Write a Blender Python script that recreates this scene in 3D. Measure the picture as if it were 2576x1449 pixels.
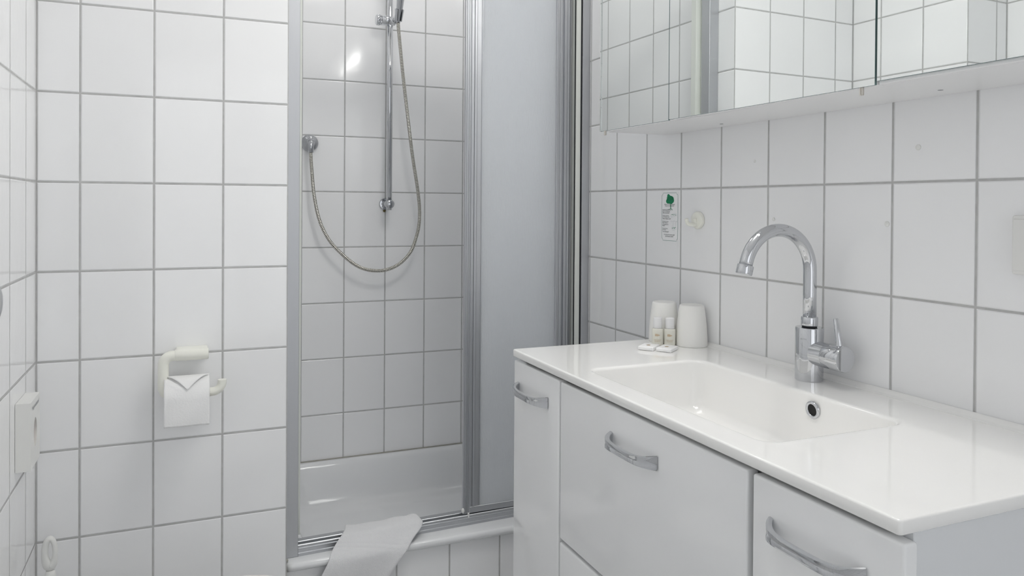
import bpy, bmesh, math, random
from mathutils import Vector, Matrix

random.seed(7)
for o in list(bpy.data.objects):
    bpy.data.objects.remove(o, do_unlink=True)
S = bpy.context.scene
COL = S.collection

# ------------------------------------------------------------------ camera
CAMZ = 1.168
cam_d = bpy.data.cameras.new('camera')
cam = bpy.data.objects.new('camera', cam_d)
COL.objects.link(cam)
Rv = Vector((0.92518082, -0.37946988, 0.0065618))
Uv = Vector((-0.00291063, 0.01019466, 0.99994380))
Fv = Vector((0.37951545, 0.92514792, -0.00832741))
m = Matrix.Identity(4)
for i in range(3):
    m[i][0], m[i][1], m[i][2] = Rv[i], Uv[i], -Fv[i]
m.translation = Vector((0, 0, CAMZ))
cam.matrix_world = m
cam_d.sensor_width = 36.0
cam_d.sensor_fit = 'HORIZONTAL'
cam_d.lens = 36.0 * 1877.48 / 2576
cam_d.shift_x = (1288 - 1239.01) / 2576
cam_d.shift_y = (533.35 - 724.5) / 2576
cam_d.clip_start = 0.02
S.camera = cam

# ------------------------------------------------------------------ world, exposure
SKY_POWER = 1.15        # daylight let in by the window added behind the camera
w = bpy.data.worlds.new('world')
S.world = w
w.use_nodes = True
w.node_tree.nodes['Background'].inputs[0].default_value = (0.95, 0.97, 1.0, 1)
w.node_tree.nodes['Background'].inputs[1].default_value = SKY_POWER
S.view_settings.view_transform = 'Standard'
S.view_settings.look = 'None'
S.view_settings.gamma = 1.0
S.view_settings.use_curve_mapping = False
S.view_settings.exposure = 0.29
CEIL_FILL_POWER = 20.0     # emission of the added ceiling fill lamp
SHOWER_FILL_POWER = 9.5    # emission of the fill lamp added over the shower
TUBE_POWER = 27.0      # cornice tube emission
S.cycles.max_bounces = 16
S.cycles.diffuse_bounces = 10
S.cycles.glossy_bounces = 8
S.cycles.transmission_bounces = 10
S.cycles.use_denoising = True

# ------------------------------------------------------------------ materials
def nodes_of(name):
    mt = bpy.data.materials.new(name)
    mt.use_nodes = True
    nt = mt.node_tree
    return mt, nt, nt.nodes['Principled BSDF']

def mat(name, col, rough=0.4, metal=0.0, spec=0.5, noise=0.0, nscale=200.0, bump=0.0, bscale=300.0,
        coat=0.0, trans=0.0, ior=1.45, stretch=(1, 1, 1), sss=0.0):
    mt, nt, b = nodes_of(name)
    c4 = (col[0], col[1], col[2], 1)
    b.inputs['Base Color'].default_value = c4
    b.inputs['Roughness'].default_value = rough
    b.inputs['Metallic'].default_value = metal
    b.inputs['Specular IOR Level'].default_value = spec
    b.inputs['IOR'].default_value = ior
    if coat:
        b.inputs['Coat Weight'].default_value = coat
        b.inputs['Coat Roughness'].default_value = 0.03
    if trans:
        b.inputs['Transmission Weight'].default_value = trans
    if sss:
        b.inputs['Subsurface Weight'].default_value = sss
        b.inputs['Subsurface Radius'].default_value = (0.02, 0.02, 0.018)
        b.inputs['Subsurface Scale'].default_value = 0.3
    tc = nt.nodes.new('ShaderNodeTexCoord')
    mp = nt.nodes.new('ShaderNodeMapping')
    mp.inputs['Scale'].default_value = stretch
    nt.links.new(tc.outputs['Object'], mp.inputs['Vector'])
    nz = nt.nodes.new('ShaderNodeTexNoise')
    nz.inputs['Scale'].default_value = nscale
    nz.inputs['Detail'].default_value = 3
    nt.links.new(mp.outputs[0], nz.inputs['Vector'])
    mx = nt.nodes.new('ShaderNodeMix')
    mx.data_type = 'RGBA'
    k = max(noise, 0.004)
    mx.inputs[6].default_value = (col[0] * (1 - k), col[1] * (1 - k), col[2] * (1 - k), 1)
    mx.inputs[7].default_value = (min(1, col[0] * (1 + k)), min(1, col[1] * (1 + k)), min(1, col[2] * (1 + k)), 1)
    nt.links.new(nz.outputs[0], mx.inputs[0])
    nt.links.new(mx.outputs[2], b.inputs['Base Color'])
    if bump:
        n2 = nt.nodes.new('ShaderNodeTexNoise')
        n2.inputs['Scale'].default_value = bscale
        n2.inputs['Detail'].default_value = 4
        nt.links.new(mp.outputs[0], n2.inputs['Vector'])
        bp = nt.nodes.new('ShaderNodeBump')
        bp.inputs['Strength'].default_value = 1.0
        bp.inputs['Distance'].default_value = bump
        nt.links.new(n2.outputs[0], bp.inputs['Height'])
        nt.links.new(bp.outputs[0], b.inputs['Normal'])
    return mt

def emit(name, col, power):
    mt = bpy.data.materials.new(name)
    mt.use_nodes = True
    nt = mt.node_tree
    nt.nodes.clear()
    e = nt.nodes.new('ShaderNodeEmission')
    e.inputs[0].default_value = (*col, 1)
    e.inputs[1].default_value = power
    out = nt.nodes.new('ShaderNodeOutputMaterial')
    nt.links.new(e.outputs[0], out.inputs[0])
    return mt

TW, TH, JT = 0.1533, 0.2025, 0.0042

def tile_mat(name, axis, u0, ends=(), z0=0.0, tile=(0.90, 0.903, 0.91), grout=(0.50, 0.50, 0.495), tw=TW, th=TH,
             tilt=0.0011, rough=0.09, zend=()):
    """glazed wall tile: world-space grid, recessed joints, softly rounded edges, a slight tilt per tile"""
    mt, nt, b = nodes_of(name)
    N, L = nt.nodes, nt.links
    geo = N.new('ShaderNodeNewGeometry')
    sep = N.new('ShaderNodeSeparateXYZ')
    L.new(geo.outputs['Position'], sep.inputs[0])
    def M(op, a, c=None, d=None, clamp=False):
        n = N.new('ShaderNodeMath')
        n.operation = op
        n.use_clamp = clamp
        for i, v in enumerate((a, c, d)):
            if v is None:
                continue
            if isinstance(v, (int, float)):
                n.inputs[i].default_value = v
            else:
                L.new(v, n.inputs[i])
        return n.outputs[0]
    U = sep.outputs['X' if axis == 'x' else 'Y']
    V = sep.outputs['Z'] if axis != 'xy' else sep.outputs['Y']
    if axis == 'xy':
        U = sep.outputs['X']
    us = M('DIVIDE', M('SUBTRACT', U, u0), tw)
    vs = M('DIVIDE', M('SUBTRACT', V, z0), th)
    iu, iv = M('FLOOR', us), M('FLOOR', vs)
    fu, fv = M('SUBTRACT', us, iu), M('SUBTRACT', vs, iv)
    du = M('MULTIPLY', M('MINIMUM', fu, M('SUBTRACT', 1.0, fu)), tw)
    dv = M('MULTIPLY', M('MINIMUM', fv, M('SUBTRACT', 1.0, fv)), th)
    d = M('MINIMUM', du, dv)
    for e in ends:
        d = M('MINIMUM', d, M('ABSOLUTE', M('SUBTRACT', U, e)))
    for e in zend:
        d = M('MINIMUM', d, M('ABSOLUTE', M('SUBTRACT', V, e)))
    def ss(v, lo, hi):
        n = N.new('ShaderNodeMapRange')
        n.interpolation_type = 'SMOOTHSTEP'
        n.inputs['From Min'].default_value = lo
        n.inputs['From Max'].default_value = hi
        L.new(v, n.inputs['Value'])
        return n.outputs[0]
    tmask = ss(d, JT / 2 - 0.0003, JT / 2 + 0.0003)
    h1 = M('MULTIPLY', ss(d, JT / 2 - 0.0004, JT / 2 + 0.0022), 0.0011)
    cmb = N.new('ShaderNodeCombineXYZ')
    L.new(iu, cmb.inputs[0])
    L.new(iv, cmb.inputs[1])
    wn = N.new('ShaderNodeTexWhiteNoise')
    wn.noise_dimensions = '3D'
    L.new(cmb.outputs[0], wn.inputs['Vector'])
    sc = N.new('ShaderNodeSeparateColor')
    L.new(wn.outputs['Color'], sc.inputs[0])
    hu = M('MULTIPLY', M('MULTIPLY', M('SUBTRACT', fu, 0.5), M('SUBTRACT', sc.outputs[0], 0.5)), tilt)
    hv = M('MULTIPLY', M('MULTIPLY', M('SUBTRACT', fv, 0.5), M('SUBTRACT', sc.outputs[1], 0.5)), tilt)
    nz = N.new('ShaderNodeTexNoise')
    nz.inputs['Scale'].default_value = 22.0
    nz.inputs['Detail'].default_value = 2.0
    L.new(geo.outputs['Position'], nz.inputs['Vector'])
    hn = M('MULTIPLY', nz.outputs[0], 0.00022)
    H = M('ADD', M('ADD', h1, hn), M('MULTIPLY', M('ADD', hu, hv), tmask))
    bp = N.new('ShaderNodeBump')
    bp.inputs['Strength'].default_value = 1.0
    bp.inputs['Distance'].default_value = 1.0
    L.new(H, bp.inputs['Height'])
    L.new(bp.outputs[0], b.inputs['Normal'])
    # colour
    gn = N.new('ShaderNodeTexNoise')
    gn.inputs['Scale'].default_value = 60.0
    L.new(geo.outputs['Position'], gn.inputs['Vector'])
    gm = N.new('ShaderNodeMix')
    gm.data_type = 'RGBA'
    gm.inputs[6].default_value = (*[c * 0.8 for c in grout], 1)
    gm.inputs[7].default_value = (*[min(1, c * 1.15) for c in grout], 1)
    L.new(gn.outputs[0], gm.inputs[0])
    tv = M('ADD', M('MULTIPLY', sc.outputs[2], 0.035), 0.98)
    tcn = N.new('ShaderNodeMix')
    tcn.data_type = 'RGBA'
    tcn.blend_type = 'MULTIPLY'
    tcn.inputs[0].default_value = 1.0
    tcn.inputs[6].default_value = (*tile, 1)
    cc = N.new('ShaderNodeCombineColor')
    for i in range(3):
        L.new(tv, cc.inputs[i])
    L.new(cc.outputs[0], tcn.inputs[7])
    mx = N.new('ShaderNodeMix')
    mx.data_type = 'RGBA'
    L.new(tmask, mx.inputs[0])
    L.new(gm.outputs[2], mx.inputs[6])
    L.new(tcn.outputs[2], mx.inputs[7])
    L.new(mx.outputs[2], b.inputs['Base Color'])
    rr = N.new('ShaderNodeMapRange')
    rr.inputs['To Min'].default_value = 0.8
    rr.inputs['To Max'].default_value = rough
    L.new(tmask, rr.inputs['Value'])
    L.new(rr.outputs[0], b.inputs['Roughness'])
    return mt

XL, XR, YP, XE, YS = -0.3105, 1.1614, 1.9273, 0.2361, 2.7348
YST, XL2, YB, ZC = 1.515, -0.503, -1.25, 2.45

M_ = {}
M_['tile_paper'] = tile_mat('tile_paper_wall', 'x', -0.22407, (XL, XE))
M_['tile_shower_back'] = tile_mat('tile_shower_back', 'x', 0.53507, (XE, XR), zend=(0.238,))
M_['tile_shower_left'] = tile_mat('tile_shower_left', 'y', 2.6667, (YS, YP))
M_['tile_right'] = tile_mat('tile_right', 'y', 1.87829, (YS,), z0=-0.001)
M_['tile_left'] = tile_mat('tile_left', 'y', 1.6615, (YP, YST))
M_['tile_step'] = tile_mat('tile_step', 'x', -0.452, (XL, XL2))
M_['tile_left2'] = tile_mat('tile_left_front', 'y', 1.40, (YST,))
M_['tile_front'] = tile_mat('tile_front', 'x', 0.1, ())
M_['tile_apron'] = tile_mat('tile_apron', 'x', 0.5365, (), z0=0.0135)
M_['floor'] = tile_mat('floor_tile', 'xy', 0.0, (), tile=(0.62, 0.62, 0.615), grout=(0.12, 0.12, 0.12), tw=0.2, th=0.2, rough=0.35)
M_['paint'] = mat('ceiling_paint', (0.92, 0.92, 0.91), 0.8)
M_['white_plastic'] = mat('white_plastic', (0.82, 0.82, 0.80), 0.3)
M_['film'] = mat('clear_film', (0.90, 0.903, 0.91), 0.12)
M_['cream_plastic'] = mat('cream_plastic', (0.88, 0.88, 0.81), 0.32, sss=0.1)
M_['ceramic'] = mat('white_ceramic', (0.84, 0.845, 0.85), 0.08, coat=0.3)
M_['enamel'] = mat('white_enamel', (0.80, 0.81, 0.82), 0.12, coat=0.3)
M_['mineral'] = mat('cast_mineral_white', (0.92, 0.915, 0.90), 0.07, coat=0.4, sss=0.03)
M_['lacquer'] = mat('white_lacquer', (0.86, 0.865, 0.87), 0.1, coat=0.4)
M_['side_panel'] = mat('white_melamine', (0.74, 0.755, 0.77), 0.35)
M_['carcass'] = mat('cabinet_inside', (0.30, 0.29, 0.26), 0.6)
M_['body_white'] = mat('mirror_cabinet_white', (0.90, 0.90, 0.90), 0.3)
M_['chrome'] = mat('polished_chrome', (0.62, 0.63, 0.65), 0.05, metal=1.0)
M_['satin_chrome'] = mat('satin_chrome', (0.50, 0.51, 0.53), 0.14, metal=1.0)
M_['nickel'] = mat('nickel_clip', (0.66, 0.63, 0.58), 0.3, metal=1.0)
M_['alu'] = mat('anodised_aluminium', (0.56, 0.57, 0.59), 0.46, metal=1.0, noise=0.03, nscale=40, stretch=(60, 60, 0.6))
M_['alu_light'] = mat('bright_aluminium_edge', (0.78, 0.79, 0.80), 0.28, metal=1.0)
M_['seal'] = mat('pale_seal_strip', (0.74, 0.76, 0.72), 0.5)
M_['rubber'] = mat('dark_rubber', (0.02, 0.022, 0.025), 0.6)
M_['hose_ring'] = mat('hose_ring', (0.66, 0.64, 0.58), 0.22, metal=1.0)
M_['hose_groove'] = mat('hose_groove', (0.045, 0.043, 0.035), 0.6, metal=0.3)
M_['mirror'] = mat('mirror_silver', (0.86, 0.885, 0.875), 0.0, metal=1.0)
M_['glass_edge'] = mat('mirror_glass_edge', (0.16, 0.24, 0.24), 0.25)
M_['paper'] = mat('toilet_paper_white', (0.86, 0.86, 0.86), 0.95, spec=0.1, bump=0.0006, bscale=260)
M_['card'] = mat('brown_core', (0.35, 0.25, 0.2), 0.9)
M_['cup'] = mat('frosted_white_beaker', (0.91, 0.905, 0.88), 0.42, sss=0.15)
M_['cap'] = mat('bottle_cap', (0.88, 0.88, 0.89), 0.3)
M_['bottle'] = mat('bottle_clear', (0.90, 0.89, 0.81), 0.15, trans=0.15, ior=1.35, sss=0.2)
M_['soap'] = mat('soap_wrap', (0.92, 0.92, 0.92), 0.4, bump=0.0004, bscale=120)
M_['gold'] = mat('printed_gold', (0.45, 0.32, 0.17), 0.5)
M_['gold_pale'] = mat('printed_pale_gold', (0.60, 0.48, 0.34), 0.5, noise=0.25, nscale=400)
M_['print_grey'] = mat('printed_grey', (0.32, 0.33, 0.35), 0.6)
M_['ink'] = mat('printed_ink', (0.03, 0.03, 0.045), 0.6)
M_['green'] = mat('printed_green', (0.0, 0.22, 0.09), 0.5)
M_['dark_green'] = mat('printed_dark_green', (0.0, 0.09, 0.035), 0.5)
M_['line_green'] = mat('printed_line', (0.18, 0.30, 0.28), 0.5)
M_['line_grey'] = mat('printed_fine_line', (0.42, 0.45, 0.48), 0.5)
M_['black'] = mat('black_hole', (0.01, 0.01, 0.01), 0.6)
M_['silicone'] = mat('aged_silicone', (0.38, 0.37, 0.33), 0.5, noise=0.25, nscale=30)
M_['grime'] = mat('brown_limescale', (0.16, 0.13, 0.05), 0.9, noise=0.4, nscale=300)
M_['door'] = mat('door_paint', (0.70, 0.70, 0.69), 0.4)
M_['dark_shade'] = mat('painted_dark_shade', (0.05, 0.05, 0.055), 0.5)  # near-black standing in for shade inside the bag box
M_['ceil_fill'] = emit('ceil_fill_glow', (1.0, 0.985, 0.96), CEIL_FILL_POWER)
M_['shower_fill'] = emit('shower_fill_glow', (1.0, 0.99, 0.97), SHOWER_FILL_POWER)
M_['tube_glow'] = emit('tube_glow', (1.0, 0.985, 0.955), TUBE_POWER)

# towel: terry cloth
def towel_mat():
    mt, nt, b = nodes_of('terry_cloth')
    b.inputs['Base Color'].default_value = (0.92, 0.92, 0.935, 1)
    b.inputs['Roughness'].default_value = 0.95
    b.inputs['Specular IOR Level'].default_value = 0.1
    b.inputs['Sheen Weight'].default_value = 0.25
    tc = nt.nodes.new('ShaderNodeTexCoord')
    vz = nt.nodes.new('ShaderNodeTexVoronoi')
    vz.inputs['Scale'].default_value = 950
    nz = nt.nodes.new('ShaderNodeTexNoise')
    nz.inputs['Scale'].default_value = 70
    nz.inputs['Detail'].default_value = 5
    nt.links.new(tc.outputs['Object'], vz.inputs['Vector'])
    nt.links.new(tc.outputs['Object'], nz.inputs['Vector'])
    ad = nt.nodes.new('ShaderNodeMath')
    ad.operation = 'ADD'
    nt.links.new(vz.outputs['Distance'], ad.inputs[0])
    mu = nt.nodes.new('ShaderNodeMath')
    mu.operation = 'MULTIPLY'
    mu.inputs[1].default_value = 2.2
    nt.links.new(nz.outputs[0], mu.inputs[0])
    nt.links.new(mu.outputs[0], ad.inputs[1])
    bp = nt.nodes.new('ShaderNodeBump')
    bp.inputs['Distance'].default_value = 0.0011
    bp.inputs['Strength'].default_value = 1.0
    nt.links.new(ad.outputs[0], bp.inputs['Height'])
    nt.links.new(bp.outputs[0], b.inputs['Normal'])
    return mt
M_['towel'] = towel_mat()

# textured acrylic of the sliding panels
def acrylic_mat():
    mt = bpy.data.materials.new('textured_acrylic')
    mt.use_nodes = True
    nt = mt.node_tree
    N, L = nt.nodes, nt.links
    N.clear()
    out = N.new('ShaderNodeOutputMaterial')
    geo = N.new('ShaderNodeNewGeometry')
    mp = N.new('ShaderNodeMapping')
    mp.inputs['Scale'].default_value = (1.0, 1.0, 0.16)
    L.new(geo.outputs['Position'], mp.inputs['Vector'])
    n1 = N.new('ShaderNodeTexNoise')
    n1.inputs['Scale'].default_value = 170
    n1.inputs['Detail'].default_value = 2.5
    n1.inputs['Distortion'].default_value = 1.2
    L.new(mp.outputs[0], n1.inputs['Vector'])
    bp = N.new('ShaderNodeBump')
    bp.inputs['Strength'].default_value = 0.55
    bp.inputs['Distance'].default_value = 0.0016
    L.new(n1.outputs[0], bp.inputs['Height'])
    p = N.new('ShaderNodeBsdfPrincipled')
    p.inputs['Base Color'].default_value = (0.95, 0.965, 0.98, 1)
    p.inputs['Roughness'].default_value = 0.22
    p.inputs['Transmission Weight'].default_value = 1.0
    p.inputs['IOR'].default_value = 1.25
    L.new(bp.outputs[0], p.inputs['Normal'])
    t = N.new('ShaderNodeBsdfTranslucent')
    t.inputs[0].default_value = (0.90, 0.92, 0.95, 1)
    L.new(bp.outputs[0], t.inputs['Normal'])
    df = N.new('ShaderNodeBsdfDiffuse')
    df.inputs[0].default_value = (0.87, 0.89, 0.91, 1)
    L.new(bp.outputs[0], df.inputs['Normal'])
    m1 = N.new('ShaderNodeMixShader')
    m1.inputs[0].default_value = 0.68
    L.new(t.outputs[0], m1.inputs[1])
    L.new(df.outputs[0], m1.inputs[2])
    m2 = N.new('ShaderNodeMixShader')
    m2.inputs[0].default_value = 0.68
    L.new(p.outputs[0], m2.inputs[1])
    L.new(m1.outputs[0], m2.inputs[2])
    L.new(m2.outputs[0], out.inputs[0])
    return mt
M_['acrylic'] = acrylic_mat()

# ------------------------------------------------------------------ mesh helpers
def bx(bm, x0, x1, y0, y1, z0, z1, bev=0.0, seg=2, mi=0):
    if x0 > x1: x0, x1 = x1, x0
    if y0 > y1: y0, y1 = y1, y0
    if z0 > z1: z0, z1 = z1, z0
    vs = [bm.verts.new((x, y, z)) for x in (x0, x1) for y in (y0, y1) for z in (z0, z1)]
    idx = [(0, 1, 3, 2), (4, 6, 7, 5), (0, 4, 5, 1), (2, 3, 7, 6), (0, 2, 6, 4), (1, 5, 7, 3)]
    fs = [bm.faces.new([vs[i] for i in f]) for f in idx]
    for f in fs:
        f.material_index = mi
    if bev > 0:
        es = list({e for f in fs for e in f.edges})
        r = bmesh.ops.bevel(bm, geom=es, offset=bev, segments=seg, profile=0.5, affect='EDGES')
        for f in r['faces']:
            f.material_index = mi
    return bm

def catmull(pts, n=8):
    P = [Vector(p) for p in pts]
    P = [P[0] * 2 - P[1]] + P + [P[-1] * 2 - P[-2]]
    out = []
    for i in range(1, len(P) - 2):
        for k in range(n):
            t = k / n
            a, b_, c, d = P[i - 1], P[i], P[i + 1], P[i + 2]
            out.append(0.5 * ((2 * b_) + (c - a) * t + (2 * a - 5 * b_ + 4 * c - d) * t * t + (3 * b_ - a - 3 * c + d) * t ** 3))
    out.append(P[-2].copy())
    return out

def frames(path):
    T = []
    for i in range(len(path)):
        a = path[max(0, i - 1)]
        b_ = path[min(len(path) - 1, i + 1)]
        T.append((b_ - a).normalized())
    ref = Vector((0, 0, 1)) if abs(T[0].z) < 0.9 else Vector((1, 0, 0))
    n = (ref - T[0] * ref.dot(T[0])).normalized()
    res = []
    for t in T:
        n = (n - t * n.dot(t)).normalized()
        res.append((t, n, t.cross(n)))
    return res

def tube(bm, path, r, seg=16, cap=True, mi=0, mfun=None):
    path = [Vector(p) for p in path]
    fr = frames(path)
    rings = []
    for i, (p, (t, n, b_)) in enumerate(zip(path, fr)):
        rr = r[i] if isinstance(r, (list, tuple)) else r
        rings.append([bm.verts.new(p + (n * math.cos(a) + b_ * math.sin(a)) * rr)
                      for a in [2 * math.pi * k / seg for k in range(seg)]])
    for i in range(len(rings) - 1):
        for k in range(seg):
            f = bm.faces.new((rings[i][k], rings[i][(k + 1) % seg], rings[i + 1][(k + 1) % seg], rings[i + 1][k]))
            f.smooth = True
            f.material_index = mfun(i) if mfun else mi
    if cap:
        f = bm.faces.new(list(reversed(rings[0]))); f.material_index = mi
        f = bm.faces.new(rings[-1]); f.material_index = mi
    return bm

def lathe(bm, prof, c=(0, 0, 0), axis=(0, 0, 1), seg=40, mi=0, smooth=True, cap=True, yscale=1.0):
    """prof: list of (radius, height) along axis"""
    ax = Vector(axis).normalized()
    ref = Vector((1, 0, 0)) if abs(ax.x) < 0.9 else Vector((0, 1, 0))
    n = (ref - ax * ref.dot(ax)).normalized()
    b_ = ax.cross(n)
    c = Vector(c)
    rings = []
    for (r, h) in prof:
        rings.append([bm.verts.new(c + ax * h + (n * math.cos(a) + b_ * math.sin(a) * yscale) * max(r, 1e-5))
                      for a in [2 * math.pi * k / seg for k in range(seg)]])
    for i in range(len(rings) - 1):
        for k in range(seg):
            f = bm.faces.new((rings[i][k], rings[i][(k + 1) % seg], rings[i + 1][(k + 1) % seg], rings[i + 1][k]))
            f.smooth = smooth
            f.material_index = mi
    if cap:
        f = bm.faces.new(list(reversed(rings[0]))); f.material_index = mi
        f = bm.faces.new(rings[-1]); f.material_index = mi
    return bm

def prism(bm, poly, a0, a1, plane='xy', mi=0):
    """extrude a 2D polygon; plane 'xy' -> along z, 'yz' -> along x, 'xz' -> along y"""
    def P(u, v, a):
        return {'xy': (u, v, a), 'yz': (a, u, v), 'xz': (u, a, v)}[plane]
    lo = [bm.verts.new(P(u, v, a0)) for u, v in poly]
    hi = [bm.verts.new(P(u, v, a1)) for u, v in poly]
    n = len(poly)
    fs = [bm.faces.new(lo), bm.faces.new(hi)]
    for i in range(n):
        fs.append(bm.faces.new((lo[i], lo[(i + 1) % n], hi[(i + 1) % n], hi[i])))
    for f in fs:
        f.material_index = mi
    return bm

def rrect(u0, u1, v0, v1, r, n=6):
    pts = []
    for cx, cy, a0 in ((u1 - r, v1 - r, 0), (u0 + r, v1 - r, 90), (u0 + r, v0 + r, 180), (u1 - r, v0 + r, 270)):
        for k in range(n + 1):
            a = math.radians(a0 + 90 * k / n)
            pts.append((cx + r * math.cos(a), cy + r * math.sin(a)))
    return pts

def nb():
    return bmesh.new()

def obj(name, bm, mats, parent=None, smooth=False, loc=None, rot=None, fix=True):
    """link bm as ONE mesh object; geometry is given in world metres"""
    if fix:
        bmesh.ops.recalc_face_normals(bm, faces=bm.faces)
    if smooth:
        for f in bm.faces:
            f.smooth = True
    co = [v.co for v in bm.verts]
    if loc is None:
        if parent is None:
            xs = [c.x for c in co]; ys = [c.y for c in co]; zs = [c.z for c in co]
            loc = Vector(((min(xs) + max(xs)) / 2, (min(ys) + max(ys)) / 2, min(zs)))
        else:
            loc = parent.matrix_world.translation.copy() if parent.parent is None else WL[parent.name]
    loc = Vector(loc)
    for v in bm.verts:
        v.co -= loc
    me = bpy.data.meshes.new(name)
    bm.to_mesh(me)
    bm.free()
    if not isinstance(mats, (list, tuple)):
        mats = [mats]
    for m_ in mats:
        me.materials.append(M_[m_])
    o = bpy.data.objects.new(name, me)
    COL.objects.link(o)
    if parent is not None:
        o.parent = parent
        o.location = loc - WL[parent.name]
    else:
        o.location = loc
    WL[o.name] = loc.copy()
    return o

WL = {}
def sharp(o, ang=35):
    """smooth shading with hard edges kept above the angle"""
    for p in o.data.polygons:
        p.use_smooth = True
    bm = bmesh.new()
    bm.from_mesh(o.data)
    for e in bm.edges:
        if len(e.link_faces) == 2 and e.calc_face_angle(0) > math.radians(ang):
            e.smooth = False
    bm.to_mesh(o.data)
    bm.free()
    return o

def thing(name, label, cat, loc, group=None):
    o = bpy.data.objects.new(name, None)
    o.empty_display_size = 0.03
    COL.objects.link(o)
    o.location = loc
    WL[o.name] = Vector(loc)
    bpy.context.view_layer.update()
    o['label'] = label
    o['category'] = cat
    if group:
        o['group'] = group
    return o

def tag(o, label, cat, group=None):
    o['label'] = label
    o['category'] = cat
    if group:
        o['group'] = group
    return o

def struct(name, bm, m_, smooth=False):
    o = obj(name, bm, m_, smooth=smooth)
    o['kind'] = 'structure'
    return o

def text_bm(lines, origin, right, up, size, align='LEFT', lead=1.25, offset=0.0, thick=0.0):
    """flat lettering as mesh; origin is a world point, right/up unit vectors"""
    out = nb()
    R, U = Vector(right), Vector(up)
    Nn = R.cross(U)
    for i, ln in enumerate(lines):
        if isinstance(ln, tuple):
            txt, dx, dz, sz = ln
        else:
            txt, dx, dz, sz = ln, 0.0, -i * size * lead, size
        cu = bpy.data.curves.new('t', 'FONT')
        cu.body = txt
        cu.size = sz
        cu.align_x = align
        cu.resolution_u = 2
        cu.offset = offset
        to = bpy.data.objects.new('t', cu)
        COL.objects.link(to)
        dg = bpy.context.evaluated_depsgraph_get()
        me = bpy.data.meshes.new_from_object(to.evaluated_get(dg))
        tb = bmesh.new()
        tb.from_mesh(me)
        O = Vector(origin) + R * dx + U * dz
        vm = {}
        for v in tb.verts:
            vm[v.index] = out.verts.new(O + R * v.co.x + U * v.co.y)
        for f in tb.faces:
            try:
                out.faces.new([vm[v.index] for v in f.verts])
            except ValueError:
                pass
        tb.free()
        bpy.data.objects.remove(to, do_unlink=True)
        bpy.data.curves.remove(cu)
        bpy.data.meshes.remove(me)
    return out

# ------------------------------------------------------------------ the room
T = 0.1
struct('floor', bx(nb(), XL2 - T, XR + T, YB - T, YS + T, -0.1, 0.0), 'floor')
struct('ceiling', bx(nb(), XL2 - T, XR + T, YB - T, YS + T, ZC, ZC + 0.1), 'paint')
struct('wall_right', bx(nb(), XR, XR + T, YB, YS, 0, ZC), 'tile_right')
struct('wall_back', bx(nb(), XE - T, XR + T, YS, YS + T, 0, ZC), 'tile_shower_back')
struct('wall_shower_left', bx(nb(), XE - T, XE, YP + T, YS, 0, ZC), 'tile_shower_left')
b = nb()
bx(b, XL - 0.0, XE, YP, YP + T, 0, ZC)
o = struct('wall_paper_side', b, ['tile_paper', 'tile_shower_left'])
for p in o.data.polygons:
    if p.normal.x > 0.9:
        p.material_index = 1
struct('wall_left', bx(nb(), XL - T, XL, YST + T, YP + T, 0, ZC), 'tile_left')
b = nb()
bx(b, XL2, XL, YST, YST + T, 0, ZC)
o = struct('wall_left_return', b, ['tile_step', 'tile_left'])
for p in o.data.polygons:
    if p.normal.x > 0.9:
        p.material_index = 1
struct('wall_left_front', bx(nb(), XL2 - T, XL2, YB, YST + T, 0, ZC), 'tile_left2')
# wall behind the camera, with a tall opening added for fill light
b = nb()
DX0, DX1, DZ0, DZ = -0.30, 1.00, 0.25, 2.10
bx(b, XL2, DX0, YB - T, YB, 0, ZC)
bx(b, DX1, XR, YB - T, YB, 0, ZC)
bx(b, DX0, DX1, YB - T, YB, DZ, ZC)
bx(b, DX0, DX1, YB - T, YB, 0, DZ0)
struct('wall_front', b, 'tile_front')
# white frame of the added, unseen window that lets in fill daylight
b = nb()
for (a0, a1, z0, z1) in ((DX0, DX0 + .05, DZ0, DZ), (DX1 - .05, DX1, DZ0, DZ), (DX0 + .05, DX1 - .05, DZ - .05, DZ), (DX0 + .05, DX1 - .05, DZ0, DZ0 + .06),
                         ((DX0 + DX1) / 2 - .02, (DX0 + DX1) / 2 + .02, DZ0 + .06, DZ - .05)):
    bx(b, a0, a1, YB - .06, YB - .01, z0, z1, 0.002)
struct('added_window_1', b, 'door')

# fill lamp on the ceiling, added out of frame to light the room
lx, ly = 0.66, 1.22
cl = thing('added_ceiling_lamp', 'round white fill lamp added on the ceiling, unseen', 'lamp', (lx, ly, ZC))
b = nb()
lathe(b, [(0.17, 0.0), (0.17, -0.03), (0.16, -0.034)], (lx, ly, ZC - 0.0005))
obj('fill_lamp_base', b, 'white_plastic', cl, smooth=False)
b = nb()
lathe(b, [(0.158, -0.0345), (0.15, -0.06), (0.12, -0.078), (0.06, -0.088), (0.0, -0.09)], (lx, ly, ZC), cap=False)
obj('fill_lamp_diffuser', b, 'ceil_fill', cl, smooth=True)

sx, sy = 0.70, 2.38  # unseen fill lamp, added to brighten the shower
sl_ = thing('added_shower_lamp', 'round flush fill lamp added above the shower, unseen', 'lamp', (sx, sy, ZC))
b = nb()
lathe(b, [(0.13, 0.0), (0.13, -0.02), (0.12, -0.024)], (sx, sy, ZC - 0.0005))
obj('fill_lamp_base', b, 'white_plastic', sl_)
b = nb()
lathe(b, [(0.118, -0.0245), (0.11, -0.040), (0.07, -0.052), (0.0, -0.056)], (sx, sy, ZC), cap=False)
obj('fill_lamp_diffuser', b, 'shower_fill', sl_, smooth=True)

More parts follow.
